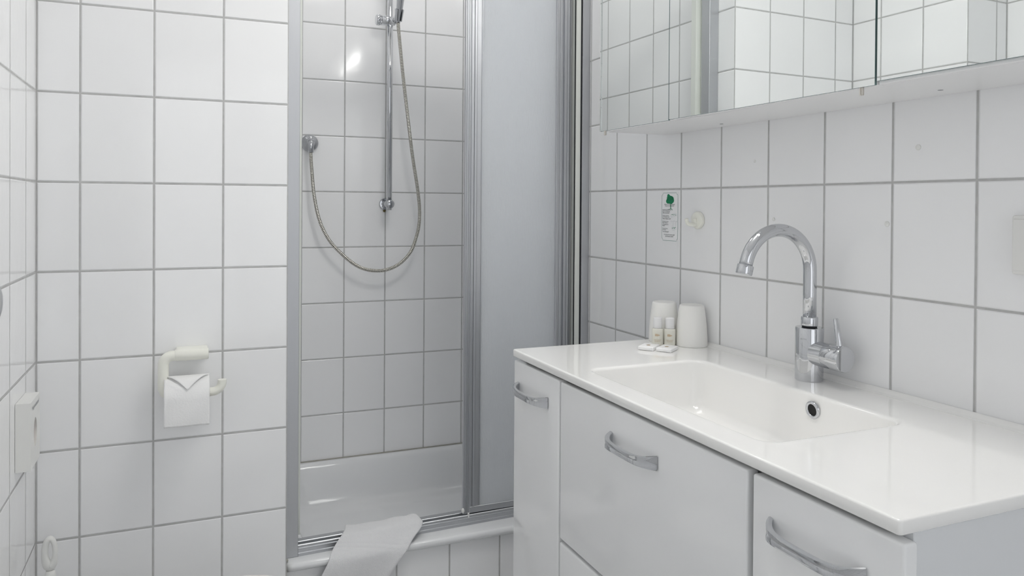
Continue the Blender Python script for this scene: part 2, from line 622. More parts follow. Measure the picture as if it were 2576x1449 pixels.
# ------------------------------------------------------------------ shower tray
TX0, TX1, TY0, TY1, TZ = XE + 0.004, XR - 0.001, 1.966, YS - 0.003, 0.240
tr = thing('shower_tray', 'deep white enamel shower tray with a rounded front lip', 'shower tray', ((TX0 + TX1) / 2, (TY0 + TY1) / 2, 0))
def loop_pts(x0, x1, y0, y1, r, z, n=8):
    return [(u, v, z) for u, v in rrect(x0, x1, y0, y1, r, n)]
def skin(bm, loops, cap_last=True, mi=0):
    rr = [[bm.verts.new(p) for p in L_] for L_ in loops]
    n = len(rr[0])
    for i in range(len(rr) - 1):
        for k in range(n):
            f = bm.faces.new((rr[i][k], rr[i][(k + 1) % n], rr[i + 1][(k + 1) % n], rr[i + 1][k]))
            f.smooth = True
            f.material_index = mi
    if cap_last:
        f = bm.faces.new(rr[-1]); f.smooth = True
        f.material_index = mi
    return rr
def tray_loop(off_front, off_other, r, z):
    return loop_pts(TX0 + off_other, TX1 - off_other, TY0 + off_front, TY1 - off_other, r, z)
loops = []
loops.append(loop_pts(TX0 + .010, TX1, TY0 + .030, TY1, .012, TZ - .0225))
loops.append(loop_pts(TX0 + .006, TX1, TY0 + .010, TY1, .014, TZ - .0225))
for k in range(0, 7):
    a = math.radians(-60 + 25 * k)
    dy = .010 * (1 - math.cos(a)); dz = .0112 * math.sin(a)
    loops.append(loop_pts(TX0 + dy * .6, TX1, TY0 + dy, TY1, .016, TZ - .0112 + dz))
loops.append(loop_pts(TX0 + .004, TX1, TY0 + .03, TY1, .02, TZ))
loops.append(loop_pts(TX0 + .010, TX1 - .002, TY0 + .036, TY1 - .001, .02, TZ))
loops.append(loop_pts(TX0 + .049, TX1 - .024, TY0 + .079, TY1 - .009, .07, TZ))
loops.append(loop_pts(TX0 + .055, TX1 - .03, TY0 + .085, TY1 - .012, .07, TZ))
loops.append(loop_pts(TX0 + .060, TX1 - .035, TY0 + .090, TY1 - .018, .07, TZ - .004))
loops.append(loop_pts(TX0 + .066, TX1 - .041, TY0 + .096, TY1 - .028, .07, TZ - .016))
loops.append(loop_pts(TX0 + .078, TX1 - .053, TY0 + .108, TY1 - .045, .075, TZ - .085))
loops.append(loop_pts(TX0 + .088, TX1 - .063, TY0 + .118, TY1 - .058, .08, TZ - .125))
loops.append(loop_pts(TX0 + .110, TX1 - .085, TY0 + .14, TY1 - .085, .08, TZ - .148))
loops.append(loop_pts(TX0 + .15, TX1 - .13, TY0 + .18, TY1 - .13, .07, TZ - .154))
b = nb()
skin(b, loops)
obj('basin', b, 'enamel', tr, fix=False)
b = nb()
lathe(b, [(0.045, 0), (0.045, 0.004), (0.03, 0.006), (0.0, 0.007)], (0.85, 2.33, TZ - .1545), cap=False)
obj('drain_cover', b, 'chrome', tr)
b = nb()
bx(b, TX0, TX1, 1.984, 1.999, 0.0, TZ - .0230)
obj('tiled_apron', b, 'tile_apron', tr)
b = nb()
bx(b, XE + .002, XR, YS - .0065, YS - .0005, TZ - .006, TZ + .003)
obj('silicone_joint', b, 'silicone', tr)
b = nb()
lathe(b, [(0.006, 0), (0.005, 0.004), (0.002, 0.006)], (0.2415, 1.985, 0.243), axis=(0, 0, 1), seg=8)
bx(b, 0.2365, 0.2405, 1.957, 1.975, 0.203, 0.243)
obj('sealant_blob', b, 'silicone', tr)

# ------------------------------------------------------------------ shower enclosure
def yl(x):               # the enclosure line, a touch skewed to the wall
    return 2.004 + 0.032 * (x - XE) / (XR - XE)
ZT0, ZT1, ZF = TZ, 0.272, 1.972
en = thing('shower_enclosure', 'aluminium framed sliding shower enclosure on the tray rim', 'shower enclosure', ((XE + XR) / 2, 2.04, TZ))
def skew(bm):
    for v in bm.verts:
        v.co.y += yl(v.co.x) - yl(XE)
    return bm
Y0 = yl(XE)
# bottom track: stepped front face, groove, rear ridge
b = nb()
prof = [(Y0, ZT0), (Y0, .2460), (Y0 - .0014, .2468), (Y0 - .0014, .2480), (Y0 + .0012, .2492), (Y0 + .0012, .2585), (Y0 + .0002, .2593),
        (Y0 + .0002, .2605), (Y0 + .0028, .2615), (Y0 + .0028, .2672), (Y0 + .0045, .2688), (Y0 + .0070, .2688), (Y0 + .0085, .2672), (Y0 + .0085, .2520), (Y0 + .029, .2520),
        (Y0 + .030, .2650), (Y0 + .0315, .2665), (Y0 + .034, .2665), (Y0 + .036, .2645), (Y0 + .060, .2620), (Y0 + .062, .2600), (Y0 + .062, ZT0)]
prism(b, prof, XE + .039, XR - .0272, 'yz')
skew(b)
obj('bottom_track', b, 'alu', en)
b = nb()
bx(b, XE + .039, XR - .0272, Y0 - .002, Y0 + .0625, 1.925, ZF, 0.002)
skew(b)
obj('top_track', b, 'alu', en)
# left post
b = nb()
bx(b, XE + .0008, XE + .0385, Y0, Y0 + .040, TZ + .0005, ZF, 0.0008, 1)
obj('left_post', b, 'alu', en)
b = nb()
bx(b, XE + .0008, XE + .030, Y0 + .0405, Y0 + .052, TZ + .02, 1.92)
bx(b, XE + .0008, XE + .0510, Y0 + .0525, Y0 + .078, TZ + .035, 1.92, 0.001, 1)
obj('seal_strip', b, 'seal', en)
# right post
YR = yl(XR)
b = nb()
bx(b, XR - .0269, XR - .0008, YR, YR + .045, TZ + .0005, ZF, 0.0008, 1)
obj('right_post', b, 'alu', en)
b = nb()
bx(b, XR - .0471, XR - .0312, YR + .004, YR + .040, TZ + .03, 1.92, 0.002, 2)
obj('seal_strip', b, 'seal', en)
b = nb()
bx(b, XR - .0310, XR - .0272, YR + .006, YR + .040, TZ + .03, 1.92)
bx(b, XR - .0490, XR - .0474, YR + .008, YR + .012, TZ + .03, 1.92)
obj('rubber_gasket', b, 'rubber', en)

def sliding_panel(x0, x1, y, z0, first):
    """aluminium stiles and rails around a sheet of textured acrylic"""
    yy = y + 0.032 * (x0 - XE) / (XR - XE)
    pn = nb()
    # glass sheet is the panel itself
    bx(pn, x0 + .008, x1 - .008, yy + .004, yy + .007, z0 + .010, 1.915)
    g = obj('sliding_panel', pn, 'acrylic', en)
    s = nb()
    # left stile, ribbed profile
    wl = .0195
    bx(s, x0, x0 + wl, yy, yy + .012, z0, 1.922, .0006, 1)
    bx(s, x0 + .0035, x0 + .0065, yy - .0035, yy, z0 + .001, 1.921, .0008, 1)
    bx(s, x0 + .0105, x0 + .0125, yy - .0022, yy, z0 + .001, 1.921, .0006, 1)
    bx(s, x0 + wl - .003, x0 + wl, yy - .004, yy, z0 + .001, 1.921, .0008, 1)
    obj('stile', s, 'alu', g)
    s = nb()
    bx(s, x1 - .020, x1, yy, yy + .012, z0, 1.922, .0006, 1)
    bx(s, x1 - .020, x1 - .017, yy - .003, yy, z0 + .001, 1.921, .0008, 1)
    bx(s, x1 - .008, x1 - .005, yy - .003, yy, z0 + .001, 1.921, .0008, 1)
    obj('stile', s, 'alu', g)
    s = nb()
    bx(s, x0 + wl, x1 - .020, yy + .0005, yy + .011, z0, z0 + .0185, .001, 1)
    obj('bottom_rail', s, 'alu', g)
    s = nb()
    bx(s, x0 + wl, x1 - .020, yy + .0005, yy + .011, 1.90, 1.922, .001, 1)
    obj('top_rail', s, 'alu', g)
    if first:
        s = nb()
        bx(s, x0 + wl + .0005, x0 + .0275, yy + .0015, yy + .0038, z0 + .019, 1.90, .0005, 1)
        bx(s, x0 + .0280, x0 + .0360, yy - .0005, yy + .0038, z0 + .019, 1.90, .0012, 2)
        bx(s, x0 + .0365, x0 + .0500, yy + .0020, yy + .0038, z0 + .019, 1.90, .0005, 1)
        bx(s, x0 + .0500, x0 + .0525, yy + .0005, yy + .0038, z0 + .019, 1.90, .0005, 1)
        obj('inner_profile', s, 'alu', g)
        s = nb()
        lathe(s, [(.0045, 0), (.0045, .003), (.003, .0045), (0, .005)], (x0 - .0015, yy - .001, z0 + .012), axis=(0, -1, 0), seg=16, cap=False, yscale=1.6)
        obj('guide_button', s, 'white_plastic', g)
        s = nb()
        bx(s, x0 + .0125, x0 + .0175, yy - .006, yy - .001, z0 - .010, z0 + .004, .0008, 1)
        bx(s, x0 + .004, x0 + .020, yy - .004, yy - .001, z0 - .0055, z0 - .002, .0006, 1)
        obj('guide_clip', s, 'white_plastic', g)
    return g
b = nb()
bx(b, XR - .0660, XR - .0300, YR + .0405, YR + .044, TZ + .045, 1.92, .001, 1)
obj('jamb_profile', b, 'alu', en)
# three panels pushed together at the right-hand end
sliding_panel(0.747, 1.0610, 2.013, 0.2702, True)
sliding_panel(0.768, 1.0955, 2.031, 0.2715, False)
sliding_panel(0.792, 1.1125, 2.047, 0.2720, False)

# ------------------------------------------------------------------ shower rail
rl = thing('shower_rail', 'chrome vertical riser rail with round wall mounts in the shower', 'shower rail', (0.686, YS, 1.14))
b = nb()
tube(b, [(0.6835, 2.660, 1.150), (0.6835, 2.660, 2.06)], 0.0105, 24)
obj('rail_tube', b, 'chrome', rl)
for z in (1.172, 2.03):
    b = nb()
    lathe(b, [(.0, 0), (.0215, 0.0), (.0215, .010), (.0205, .0125), (.013, .0135), (.0125, .066), (.0170, .067), (.0170, .078), (.0155, .084), (.011, .087), (0, .088)],
          (0.6855, YS - .0005, z), axis=(0.0, -1, 0), cap=False)
    k = obj('wall_mount', b, 'satin_chrome', rl)
    sharp(k)
b = nb()
tube(b, [(0.684, YS - .003, 1.1495), (0.684, YS - .003, 1.142)], [.006, .0035], 10)
obj('limescale_stain', b, 'grime', rl)
# slider with hand-shower bracket
sl = obj('slider', tube(nb(), [(0.6510, 2.66, 1.8375), (0.6955, 2.66, 1.8375)], .0175, 32), 'chrome', rl)
b = nb()
tube(b, [(0.6315, 2.66, 1.8375), (0.6330, 2.66, 1.8375), (0.6500, 2.66, 1.8375)], [.0165, .0178, .0178], 32)
for k in range(10):
    a = 2 * math.pi * k / 10
    tube(b, [(0.634, 2.66 + .0175 * math.cos(a), 1.8375 + .0175 * math.sin(a)), (0.646, 2.66 + .0175 * math.cos(a), 1.8375 + .0175 * math.sin(a))], .0018, 8)
obj('slider_knob', b, 'chrome', sl)
b = nb()
tube(b, [(0.694, 2.658, 1.836), (0.706, 2.645, 1.84)], [.0150, .009], 20)
obj('bracket_arm', b, 'satin_chrome', sl)
# forked cup around the hose end
HX = Vector((0.7010, 2.602, 1.850))
HD = Vector((0.0, -0.38, 0.925)).normalized()     # the hand shower leans towards the room
b = nb()
side = Vector((1, 0, 0))
fwd = side.cross(HD)
ring_o = []
for (h, ro, ri) in ((-.024, .0135, .0105), (-.006, .0150, .0115), (.018, .0165, .0128)):
    ring_o.append((h, ro, ri))
angs = [math.radians(a) for a in range(-235, 56, 10)]
vo = [[b.verts.new(HX + HD * h + (side * math.cos(a) + fwd * math.sin(a)) * ro) for a in angs] for h, ro, ri in ring_o]
vi = [[b.verts.new(HX + HD * h + (side * math.cos(a) + fwd * math.sin(a)) * ri) for a in angs] for h, ro, ri in ring_o]
for G in (vo, vi):
    for i in range(2):
        for k in range(len(angs) - 1):
            b.faces.new((G[i][k], G[i][k + 1], G[i + 1][k + 1], G[i + 1][k]))
for i in (0, 2):
    for k in range(len(angs) - 1):
        b.faces.new((vo[i][k], vo[i][k + 1], vi[i][k + 1], vi[i][k]))
for k in (0, len(angs) - 1):
    for i in range(2):
        b.faces.new((vo[i][k], vo[i + 1][k], vi[i + 1][k], vi[i][k]))
k = obj('hand_shower_cradle', b, 'satin_chrome', sl)
sharp(k, 40)

hs = thing('hand_shower', 'grey chrome hand shower resting in the riser rail bracket', 'hand shower', tuple(HX))
b = nb()
tube(b, [HX + HD * h for h in (-.030, -.020, .004, .018, .05, .10, .16)], [.0072, .0082, .0098, .0118, .0130, .0145, .0165], 24)
obj('shower_handle', b, 'satin_chrome', hs)
b = nb()
hc = HX + HD * .185
hn = Vector((0.0, -0.90, -0.42)).normalized()
lathe(b, [(0, 0), (.030, .002), (.044, .010), (.050, .020), (.048, .026), (0, .028)], hc - hn * .014, axis=hn, cap=False)
obj('shower_head', b, 'satin_chrome', hs, smooth=True)

# wall outlet + hose
ou = thing('hose_outlet', 'round chrome wall outlet feeding the shower hose', 'shower outlet', (0.408, YS, 1.389))
b = nb()
lathe(b, [(0, 0), (.0300, 0), (.0305, .004), (.0300, .009), (.0275, .013), (.0200, .018), (.0120, .024), (.0100, .034), (.0085, .041), (0, .044)],
      (0.409, YS - .0005, 1.389), axis=(0, -1, 0), cap=False, seg=48)
obj('escutcheon', b, 'satin_chrome', ou, smooth=True)
b = nb()
tube(b, [(0.4085, 2.699, 1.393), (0.4080, 2.695, 1.388), (0.4072, 2.6915, 1.375), (0.4069, 2.6905, 1.352)], [.009, .0105, .0105, .0095], 20)
obj('outlet_elbow', b, 'satin_chrome', ou, smooth=True)

hose_pts = [[0.4069, 2.6905, 1.3520], [0.4071, 2.69, 1.3407], [0.4103, 2.687, 1.2858], [0.4178, 2.684, 1.2028], [0.433, 2.681, 1.1255], [0.455, 2.678, 1.0691],
            [0.487, 2.675, 1.0207], [0.5452, 2.6733, 0.9657], [0.5896, 2.6717, 0.939], [0.6352, 2.67, 0.9292], [0.6805, 2.6675, 0.9326],
            [0.726, 2.665, 0.9535], [0.7657, 2.6625, 0.9954], [0.7867, 2.66, 1.0496], [0.7964, 2.6575, 1.0967], [0.7973, 2.655, 1.157],
            [0.786, 2.6458, 1.233], [0.7658, 2.6367, 1.3372], [0.7493, 2.6275, 1.4372], [0.7234, 2.6183, 1.6216], [0.7075, 2.6112, 1.7472],
            [0.7012, 2.611, 1.810], list(HX - HD * .028)]
cp = catmull(hose_pts, 24)
# arc-length resample, 4 samples per rib
seglen = [0.0]
for i in range(1, len(cp)):
    seglen.append(seglen[-1] + (cp[i] - cp[i - 1]).length)
pitch = 0.0053
step = pitch / 4
n = int(seglen[-1] / step)
path = []
j = 0
for i in range(n + 1):
    s = i * step
    while j < len(seglen) - 2 and seglen[j + 1] < s:
        j += 1
    t = (s - seglen[j]) / max(1e-9, seglen[j + 1] - seglen[j])
    path.append(cp[j].lerp(cp[j + 1], min(1, t)))
rad = [(.0067 if i % 4 in (0, 1) else .0057) for i in range(len(path))]
b = nb()
tube(b, path, rad, 14, mfun=lambda i: 1 if i % 4 == 2 else 0)
ho = obj('shower_hose', b, ['hose_ring', 'hose_groove'])
tag(ho, 'ribbed metal shower hose hanging in a loop against the tiles', 'shower hose')

# ------------------------------------------------------------------ vanity
CX0, CY0, CY1, CZ1, CZ0 = 0.7025, 0.5655, 1.5835, 0.836, 0.8188
va = thing('vanity_cabinet', 'glossy white vanity cabinet with chrome bow handles', 'cabinet', (0.93, 1.07, 0.0))
b = nb()
VX = 0.728
bx(b, VX, XR - .001, CY0 + .004, CY0 + .020, 0.08, CZ0 - .0005, .0008, 1)         # near side panel
bx(b, VX, XR - .001, CY1 - .020, CY1 - .004, 0.08, CZ0 - .0005, .0008, 1)         # far side panel
bx(b, VX, XR - .001, CY0 + .020, CY1 - .020, 0.08, 0.098)
bx(b, XR - .010, XR - .001, CY0 + .020, CY1 - .020, 0.098, 0.70)
obj('carcass', b, 'side_panel', va)
b = nb()
bx(b, VX + .012, VX + .016, CY0 + .021, CY1 - .021, 0.099, 0.70)
obj('inner_front', b, 'carcass', va)
b = nb()
bx(b, VX + .04, VX + .055, CY0 + .03, CY1 - .03, 0.0, 0.08)
obj('plinth', b, 'side_panel', va)
FX = 0.7062
def front(y0, y1, z0, z1, name, hy=None, hl=.15):
    f_ = nb()
    bx(f_, FX, VX - .001, y0, y1, z0, z1, .0035, 4)
    g = obj(name, f_, 'lacquer', va)
    sharp(g, 50)
    if hy is not None:
        hz = .7535
        h_ = nb()
        # bow: a flat strip sweeping out of two flared feet
        N_ = 28
        rings = []
        for i in range(N_ + 1):
            s = i / N_
            u = 2 * s - 1
            y = hy + (hl / 2) * u
            au = abs(u)
            out = .0265 * (1 - au ** 5.0) * (1 - 0.10 * u * u)
            hh = .0062 + .0055 * au ** 3.2
            th = .0046 - .0015 * au ** 4
            rings.append((y, out, hh, th))
        R_ = []
        for i, (y, out, hh, th) in enumerate(rings):
            ya, oa = rings[max(0, i - 1)][:2]
            yb, ob = rings[min(N_, i + 1)][:2]
            t = Vector((-(ob - oa), yb - ya, 0)).normalized()
            nrm = Vector((-t.y, t.x, 0))       # outward-ish (-x)
            c = Vector((FX - out - .0012, y, hz))
            sec = []
            for (p_, q_) in ((-1, -1), (-1, -.4), (-.8, 0.0), (-1, .4), (-1, 1), (-.3, 1.08), (1, .9), (1, -.9), (-.3, -1.08)):
                sec.append(h_.verts.new(c - nrm * (-p_) * th * -1 + Vector((0, 0, q_ * hh))))
            R_.append(sec)
        K = len(R_[0])
        for i in range(N_):
            for k in range(K):
                h_.faces.new((R_[i][k], R_[i][(k + 1) % K], R_[i + 1][(k + 1) % K], R_[i + 1][k]))
        h_.faces.new(R_[0]); h_.faces.new(list(reversed(R_[-1])))
        hd = obj('handle', h_, 'chrome', g)
        sharp(hd, 30)
    return g
front(1.3575, CY1 - .0005, 0.10, 0.8105, 'door', 1.480, .150)
front(0.8035, 1.3505, 0.4905, 0.8105, 'drawer', 1.0815, .141)
front(0.8035, 1.3505, 0.10, 0.4840, 'drawer', None)
front(0.5760 - .013, 0.7930, 0.10, 0.8105, 'door', 0.6840, .146)

# washbasin top with moulded bowl
wt = thing('washbasin_top', 'white cast washbasin top with a rectangular bowl', 'washbasin', (0.93, 1.07, CZ0))
b = nb()
def cl_(x0, x1, y0, y1, r, z, n=8):
    return [(u, v, z) for u, v in rrect(x0, x1, y0, y1, r, n)]
BX0, BX1, BY0, BY1 = 0.757, 1.036, 0.822, 1.332
loops = [cl_(CX0 + .02, XR - .02, CY0 + .02, CY1 - .02, .004, CZ0),
         cl_(CX0 + .002, XR - .0006, CY0 + .002, CY1 - .002, .004, CZ0),
         cl_(CX0, XR - .0006, CY0, CY1, .005, CZ0 + .002),
         cl_(CX0, XR - .0006, CY0, CY1, .005, CZ1 - .0025),
         cl_(CX0 + .0008, XR - .0006, CY0 + .0008, CY1 - .0008, .0045, CZ1 - .0008),
         cl_(CX0 + .0025, XR - .0006, CY0 + .0025, CY1 - .0025, .004, CZ1),
         cl_(CX0 + .0050, XR - .0010, CY0 + .0050, CY1 - .0050, .004, CZ1),
         cl_(BX0 - .012, BX1 + .012, BY0 - .012, BY1 + .012, .042, CZ1),
         ] + [cl_(BX0 - .0045 + .0075 * math.sin(t), BX1 + .0045 - .0075 * math.sin(t), BY0 - .0045 + .0085 * math.sin(t), BY1 + .0045 - .0075 * math.sin(t),
              .0345 - .0075 * math.sin(t), CZ1 - .0065 * (1 - math.cos(t))) for t in [math.radians(q) for q in (0, 12, 25, 38, 50, 62, 74, 85)]] + [
         cl_(BX0 + .004, BX1 - .0040, BY0 + .010, BY1 - .0040, .0265, CZ1 - .016),
         cl_(BX0 + .012, BX1 - .010, BY0 + .050, BY1 - .010, .026, CZ1 - .075),
         cl_(BX0 + .016, BX1 - .013, BY0 + .062, BY1 - .014, .028, CZ1 - .092),
         cl_(BX0 + .026, BX1 - .022, BY0 + .078, BY1 - .024, .028, CZ1 - .103),
         cl_(BX0 + .044, BX1 - .040, BY0 + .10, BY1 - .044, .022, CZ1 - .107),
         cl_(0.865, 0.925, 1.00, 1.06, .028, CZ1 - .112)]
skin(b, loops)
o = obj('worktop', b, 'mineral', wt)
# cove where the top meets the tiles
b = nb()
cv = [(XR - .0008, CZ1 - .001), (XR - .0008, CZ1 + .009), (XR - .0035, CZ1 + .0088), (XR - .006, CZ1 + .0045), (XR - .0095, CZ1 + .0015), (XR - .016, CZ1 + .0003), (XR - .016, CZ1 - .001)]
prism(b, cv, CY0 + .001, CY1 - .002, 'xz')
sharp(obj('rear_upstand', b, 'mineral', wt), 80)
OY, OZ = 1.006, 0.8095
ovx = BX1 - .0062
b = nb()
pr_ = [(.0098, .0), (.0100, .0025), (.0118, .0040), (.0140, .0038), (.0155, .0022), (.0158, .0)]
lathe(b, pr_, (ovx, OY, OZ), axis=(-1, 0, -0.08), cap=False)
obj('overflow_ring', b, 'chrome', wt, smooth=True)
b = nb()
lathe(b, [(.0099, .0012), (0, .0012)], (ovx, OY, OZ), axis=(-1, 0, -0.08), cap=False)
obj('overflow_hole', b, 'black', wt)
b = nb()
lathe(b, [(.030, 0), (.030, .002), (.024, .004), (.008, .005), (0, .0055)], (0.895, 1.03, CZ1 - .1118), cap=False)
obj('drain', b, 'chrome', wt, smooth=True)

# ------------------------------------------------------------------ faucet
fx, fy = 1.115, 1.100
fa = thing('basin_faucet', 'chrome swan neck mixer faucet behind the washbasin bowl', 'faucet', (fx, fy, CZ1))
b = nb()
lathe(b, [(0, 0), (.0255, 0), (.0258, .0015), (.0258, .1000), (.0250, .1015), (.0165, .1018), (0, .1018)], (fx, fy, CZ1 + .0002), cap=False, seg=56)
bd = sharp(obj('faucet_body', b, 'chrome', fa), 35)
b = nb()
lathe(b, [(.0138, 0), (.0152, .001), (.0156, .003), (.0156, .0165), (.0148, .0180), (.013, .0185)], (fx, fy, CZ1 + .1040), seg=40)
sharp(obj('collar', b, 'chrome', fa), 35)
b = nb()
lathe(b, [(.0138, 0), (.0138, .0025)], (fx, fy, CZ1 + .1018), seg=40)
obj('collar_gasket', b, 'rubber', fa)
# spout
z0s, z1s = CZ1 + .120, 1.047
rs = .0785
pts = [(fx, fy, z0s), (fx, fy, (z0s + z1s) / 2), (fx, fy, z1s - .001)]
cxs = fx - rs
for k in range(0, 25):
    a = math.radians(165 * k / 24)
    pts.append((cxs + rs * math.cos(a), fy, z1s + rs * math.sin(a)))
lx_, lz_ = pts[-1][0], pts[-1][2]
dxx, dzz = -math.sin(math.radians(165)), math.cos(math.radians(165))
pts.append((lx_ + dxx * .006, fy, lz_ + dzz * .006))
b = nb()
tube(b, pts, .0123, 32)
obj('spout', b, 'chrome', fa, smooth=True)
b = nb()
A = Vector(pts[-1])
Dv = Vector((dxx, 0, dzz)).normalized()
tube(b, [A, A + Dv * .0008, A + Dv * .002, A + Dv * .0165, A + Dv * .0180], [.0132, .0146, .0150, .0150, .0143], 36)
sharp(obj('aerator', b, 'chrome', fa), 35)
# side cartridge + lever
b = nb()
hz = 0.8905
tube(b, [(fx, fy - .018, hz), (fx, fy - .046, hz)], [.0232, .0232], 48, cap=False)
tube(b, [(fx, fy - .0466, hz), (fx, fy - .0475, hz), (fx, fy - .0840, hz), (fx, fy - .0860, hz)], [.0236, .0240, .0240, .0228], 48)
ct = sharp(obj('cartridge_housing', b, 'chrome', fa), 35)
b = nb()
ld = Vector((0.0, 0.17, 0.985)).normalized()
L0 = Vector((fx, fy - .072, hz + .020))
tube(b, [L0, L0 + ld * .004, L0 + ld * .052, L0 + ld * .0535], [.0060, .0060, .0045, .0035], 20)
sharp(obj('lever', b, 'chrome', ct), 40)
# maker's mark on the body, facing the room
cd = Vector((-0.94, -0.34, 0)).normalized()
rt = Vector((0, 0, 1)).cross(cd).normalized() * 1.0
b = text_bm(['GROHE'], Vector((fx, fy, CZ1 + .080)) + cd * .0262 - rt * 0.0, rt, (0, 0, 1), .0042, 'CENTER')
for v in b.verts:      # wrap the lettering on the round body
    rel = v.co - Vector((fx, fy, v.co.z))
    v.co = Vector((fx, fy, v.co.z)) + rel.normalized() * .02592
lg = obj('maker_mark', b, 'print_grey', bd)

# ------------------------------------------------------------------ small things on the worktop
zt = CZ1 + .0003
def beaker(x, y, label):
    b = nb()
    lathe(b, [(.0330, .0006), (.0365, 0), (.0370, .001), (.0368, .020), (.0350, .050), (.0312, .081), (.0292, .0930), (.0285, .0960), (.0268, .0977),
              (.0245, .0975), (.0225, .0961), (.010, .0955), (0, .0955)], (x, y, zt), cap=False, seg=56)
    o = obj('beaker', b, 'cup', smooth=True)
    tag(o, label, 'cup', 'upturned beakers on the worktop')
beaker(1.0940, 1.5440, 'upturned white beaker standing behind the little bottles')
beaker(1.1232, 1.4735, 'upturned white beaker touching the wall tiles right of the bottles')

def bottle(x, y, label):
    root = thing('shampoo_bottle', label, 'bottle', (x, y, zt), 'small toiletry bottles')
    b = nb()
    lathe(b, [(0, 0), (.0120, 0), (.0133, .0015), (.0135, .004), (.0135, .0370), (.0128, .0392), (.0100, .0400), (0, .0400)], (x, y, zt), cap=False, seg=32)
    bo = obj('bottle_body', b, 'bottle', root, smooth=True)
    b = nb()
    lathe(b, [(0, 0), (.0100, 0), (.0104, .0006), (.0104, .0245), (.0096, .0256), (0, .0258)], (x, y, zt + .0405), cap=False, seg=32)
    sharp(obj('bottle_cap', b, 'cap', root), 35)
    n_ = Vector((-0.57, -0.82, 0)).normalized()
    r_ = Vector((0, 0, 1)).cross(n_) * 1.0
    O = Vector((x, y, zt))
    b = text_bm([('HAIR & BODY', 0, .0125, .0030), ('SHAMPOO', 0, .0092, .0030)], O + n_ * .014, r_, (0, 0, 1), .003, 'CENTER')
    def wrap(bm, R=.01362):
        for v in bm.verts:
            d = v.co - O
            u = d.dot(r_)
            a = u / R
            v.co = Vector((x, y, v.co.z)) + (n_ * math.cos(a) + r_ * math.sin(a)) * R
    wrap(b)
    obj('label_print', b, 'gold', bo)
    b = nb()
    N_ = 10
    up, dn = [], []
    for i in range(N_ + 1):
        s = i / N_
        u = -.0062 + .0128 * s
        top = .0282 if s < .45 else .0282 - .0030 * ((s - .45) / .55) ** .8
        bot = .0224 if s < .40 else .0224 + .0027 * ((s - .40) / .60) ** 1.6
        up.append(b.verts.new(O + n_ * .014 + r_ * u + Vector((0, 0, top))))
        dn.append(b.verts.new(O + n_ * .014 + r_ * u + Vector((0, 0, min(bot, top - .0001)))))
    for i in range(N_):
        b.faces.new((dn[i], dn[i + 1], up[i + 1], up[i]))
    wrap(b)
    obj('label_emblem', b, 'gold_pale', bo)
    return root
bottle(1.0500, 1.5080, 'small clear shampoo bottle with white cap, left of the pair')
bottle(1.0745, 1.4930, 'small clear shampoo bottle with white cap, nearest the right beaker')

def soap(cx, cy, ang, label):
    root = thing('soap_bar', label, 'soap', (cx, cy, zt), 'wrapped guest soaps')
    ca, sa = math.cos(ang), math.sin(ang)
    def place(bm):
        for v in bm.verts:
            x_, y_ = v.co.x, v.co.y
            v.co.x = cx + ca * x_ - sa * y_
            v.co.y = cy + sa * x_ + ca * y_
        return bm
    b = nb()
    bx(b, -.0255, .0255, -.0185, .0185, zt, zt + .0085, .0022, 3)
    # pleated wrapper flaps at the short ends
    bx(b, -.0262, -.0250, -.014, .014, zt + .001, zt + .0075, .0004, 1)
    bx(b, .0250, .0262, -.014, .014, zt + .001, zt + .0075, .0004, 1)
    sharp(obj('wrapper', place(b), 'soap', root), 45)
    b = nb()
    # leaf-like emblem: short strokes fanning out
    for k in range(7):
        a = math.radians(-60 + 20 * k)
        p0 = Vector((.000 + .0015 * math.sin(a), 0, 0))
        dx_, dy_ = math.cos(a * .6 + .6) * .0085, math.sin(a * .6 + .6) * .0045
        w_ = .0006
        zz = zt + .0087
        v = [b.verts.new((-.004 + k * .0013 - w_, -.003, zz)), b.verts.new((-.004 + k * .0013 + w_, -.003, zz)),
             b.verts.new((-.0055 + k * .0018 + w_, .003 + .001 * (3 - abs(k - 3)), zz)), b.verts.new((-.0055 + k * .0018 - w_, .003 + .001 * (3 - abs(k - 3)), zz))]
        b.faces.new(v)
    obj('printed_emblem', place(b), 'gold', root)
SOAP_A = math.atan2(-.0448, .0098) + math.pi / 2
soap(1.0010, 1.4720, .66, 'wrapped guest soap under the left bottle')
soap(1.0300, 1.4410, .62, 'wrapped guest soap nearest the washbasin bowl')

# ------------------------------------------------------------------ things on the right wall
XF = XR - .0004
st = thing('towel_notice', 'small sticker with a green tree asking guests about towels', 'sticker', (XR, 1.6175, 1.08))
y0, y1, z0_, z1_ = 1.583, 1.652, 1.0805, 1.2045     # y1 is the left edge in the picture
def LP(u, v, off=.0008):       # u: 0..1 left to right, v: 0..1 bottom to top, on the sticker
    return Vector((XR - off, y1 + (y0 - y1) * u, z0_ + (z1_ - z0_) * v))
b = nb()
bx(b, XR - .0006, XR - .0001, y0 - .002, y1 + .002, z0_ - .002, z1_ + .002)
obj('sticker_film', b, 'film', st)
nt_ = .06
cor = []
cor += [(0.09, 1.0), (0.91, 1.0), (0.93, .975), (0.99, .955), (1.0, .95)]
cor += [(1.0, .05), (.955, .035), (.93, .0), (0.09, 0.0), (.06, .035), (.0, .055), (0.0, .95), (.04, .955), (.07, .98)]
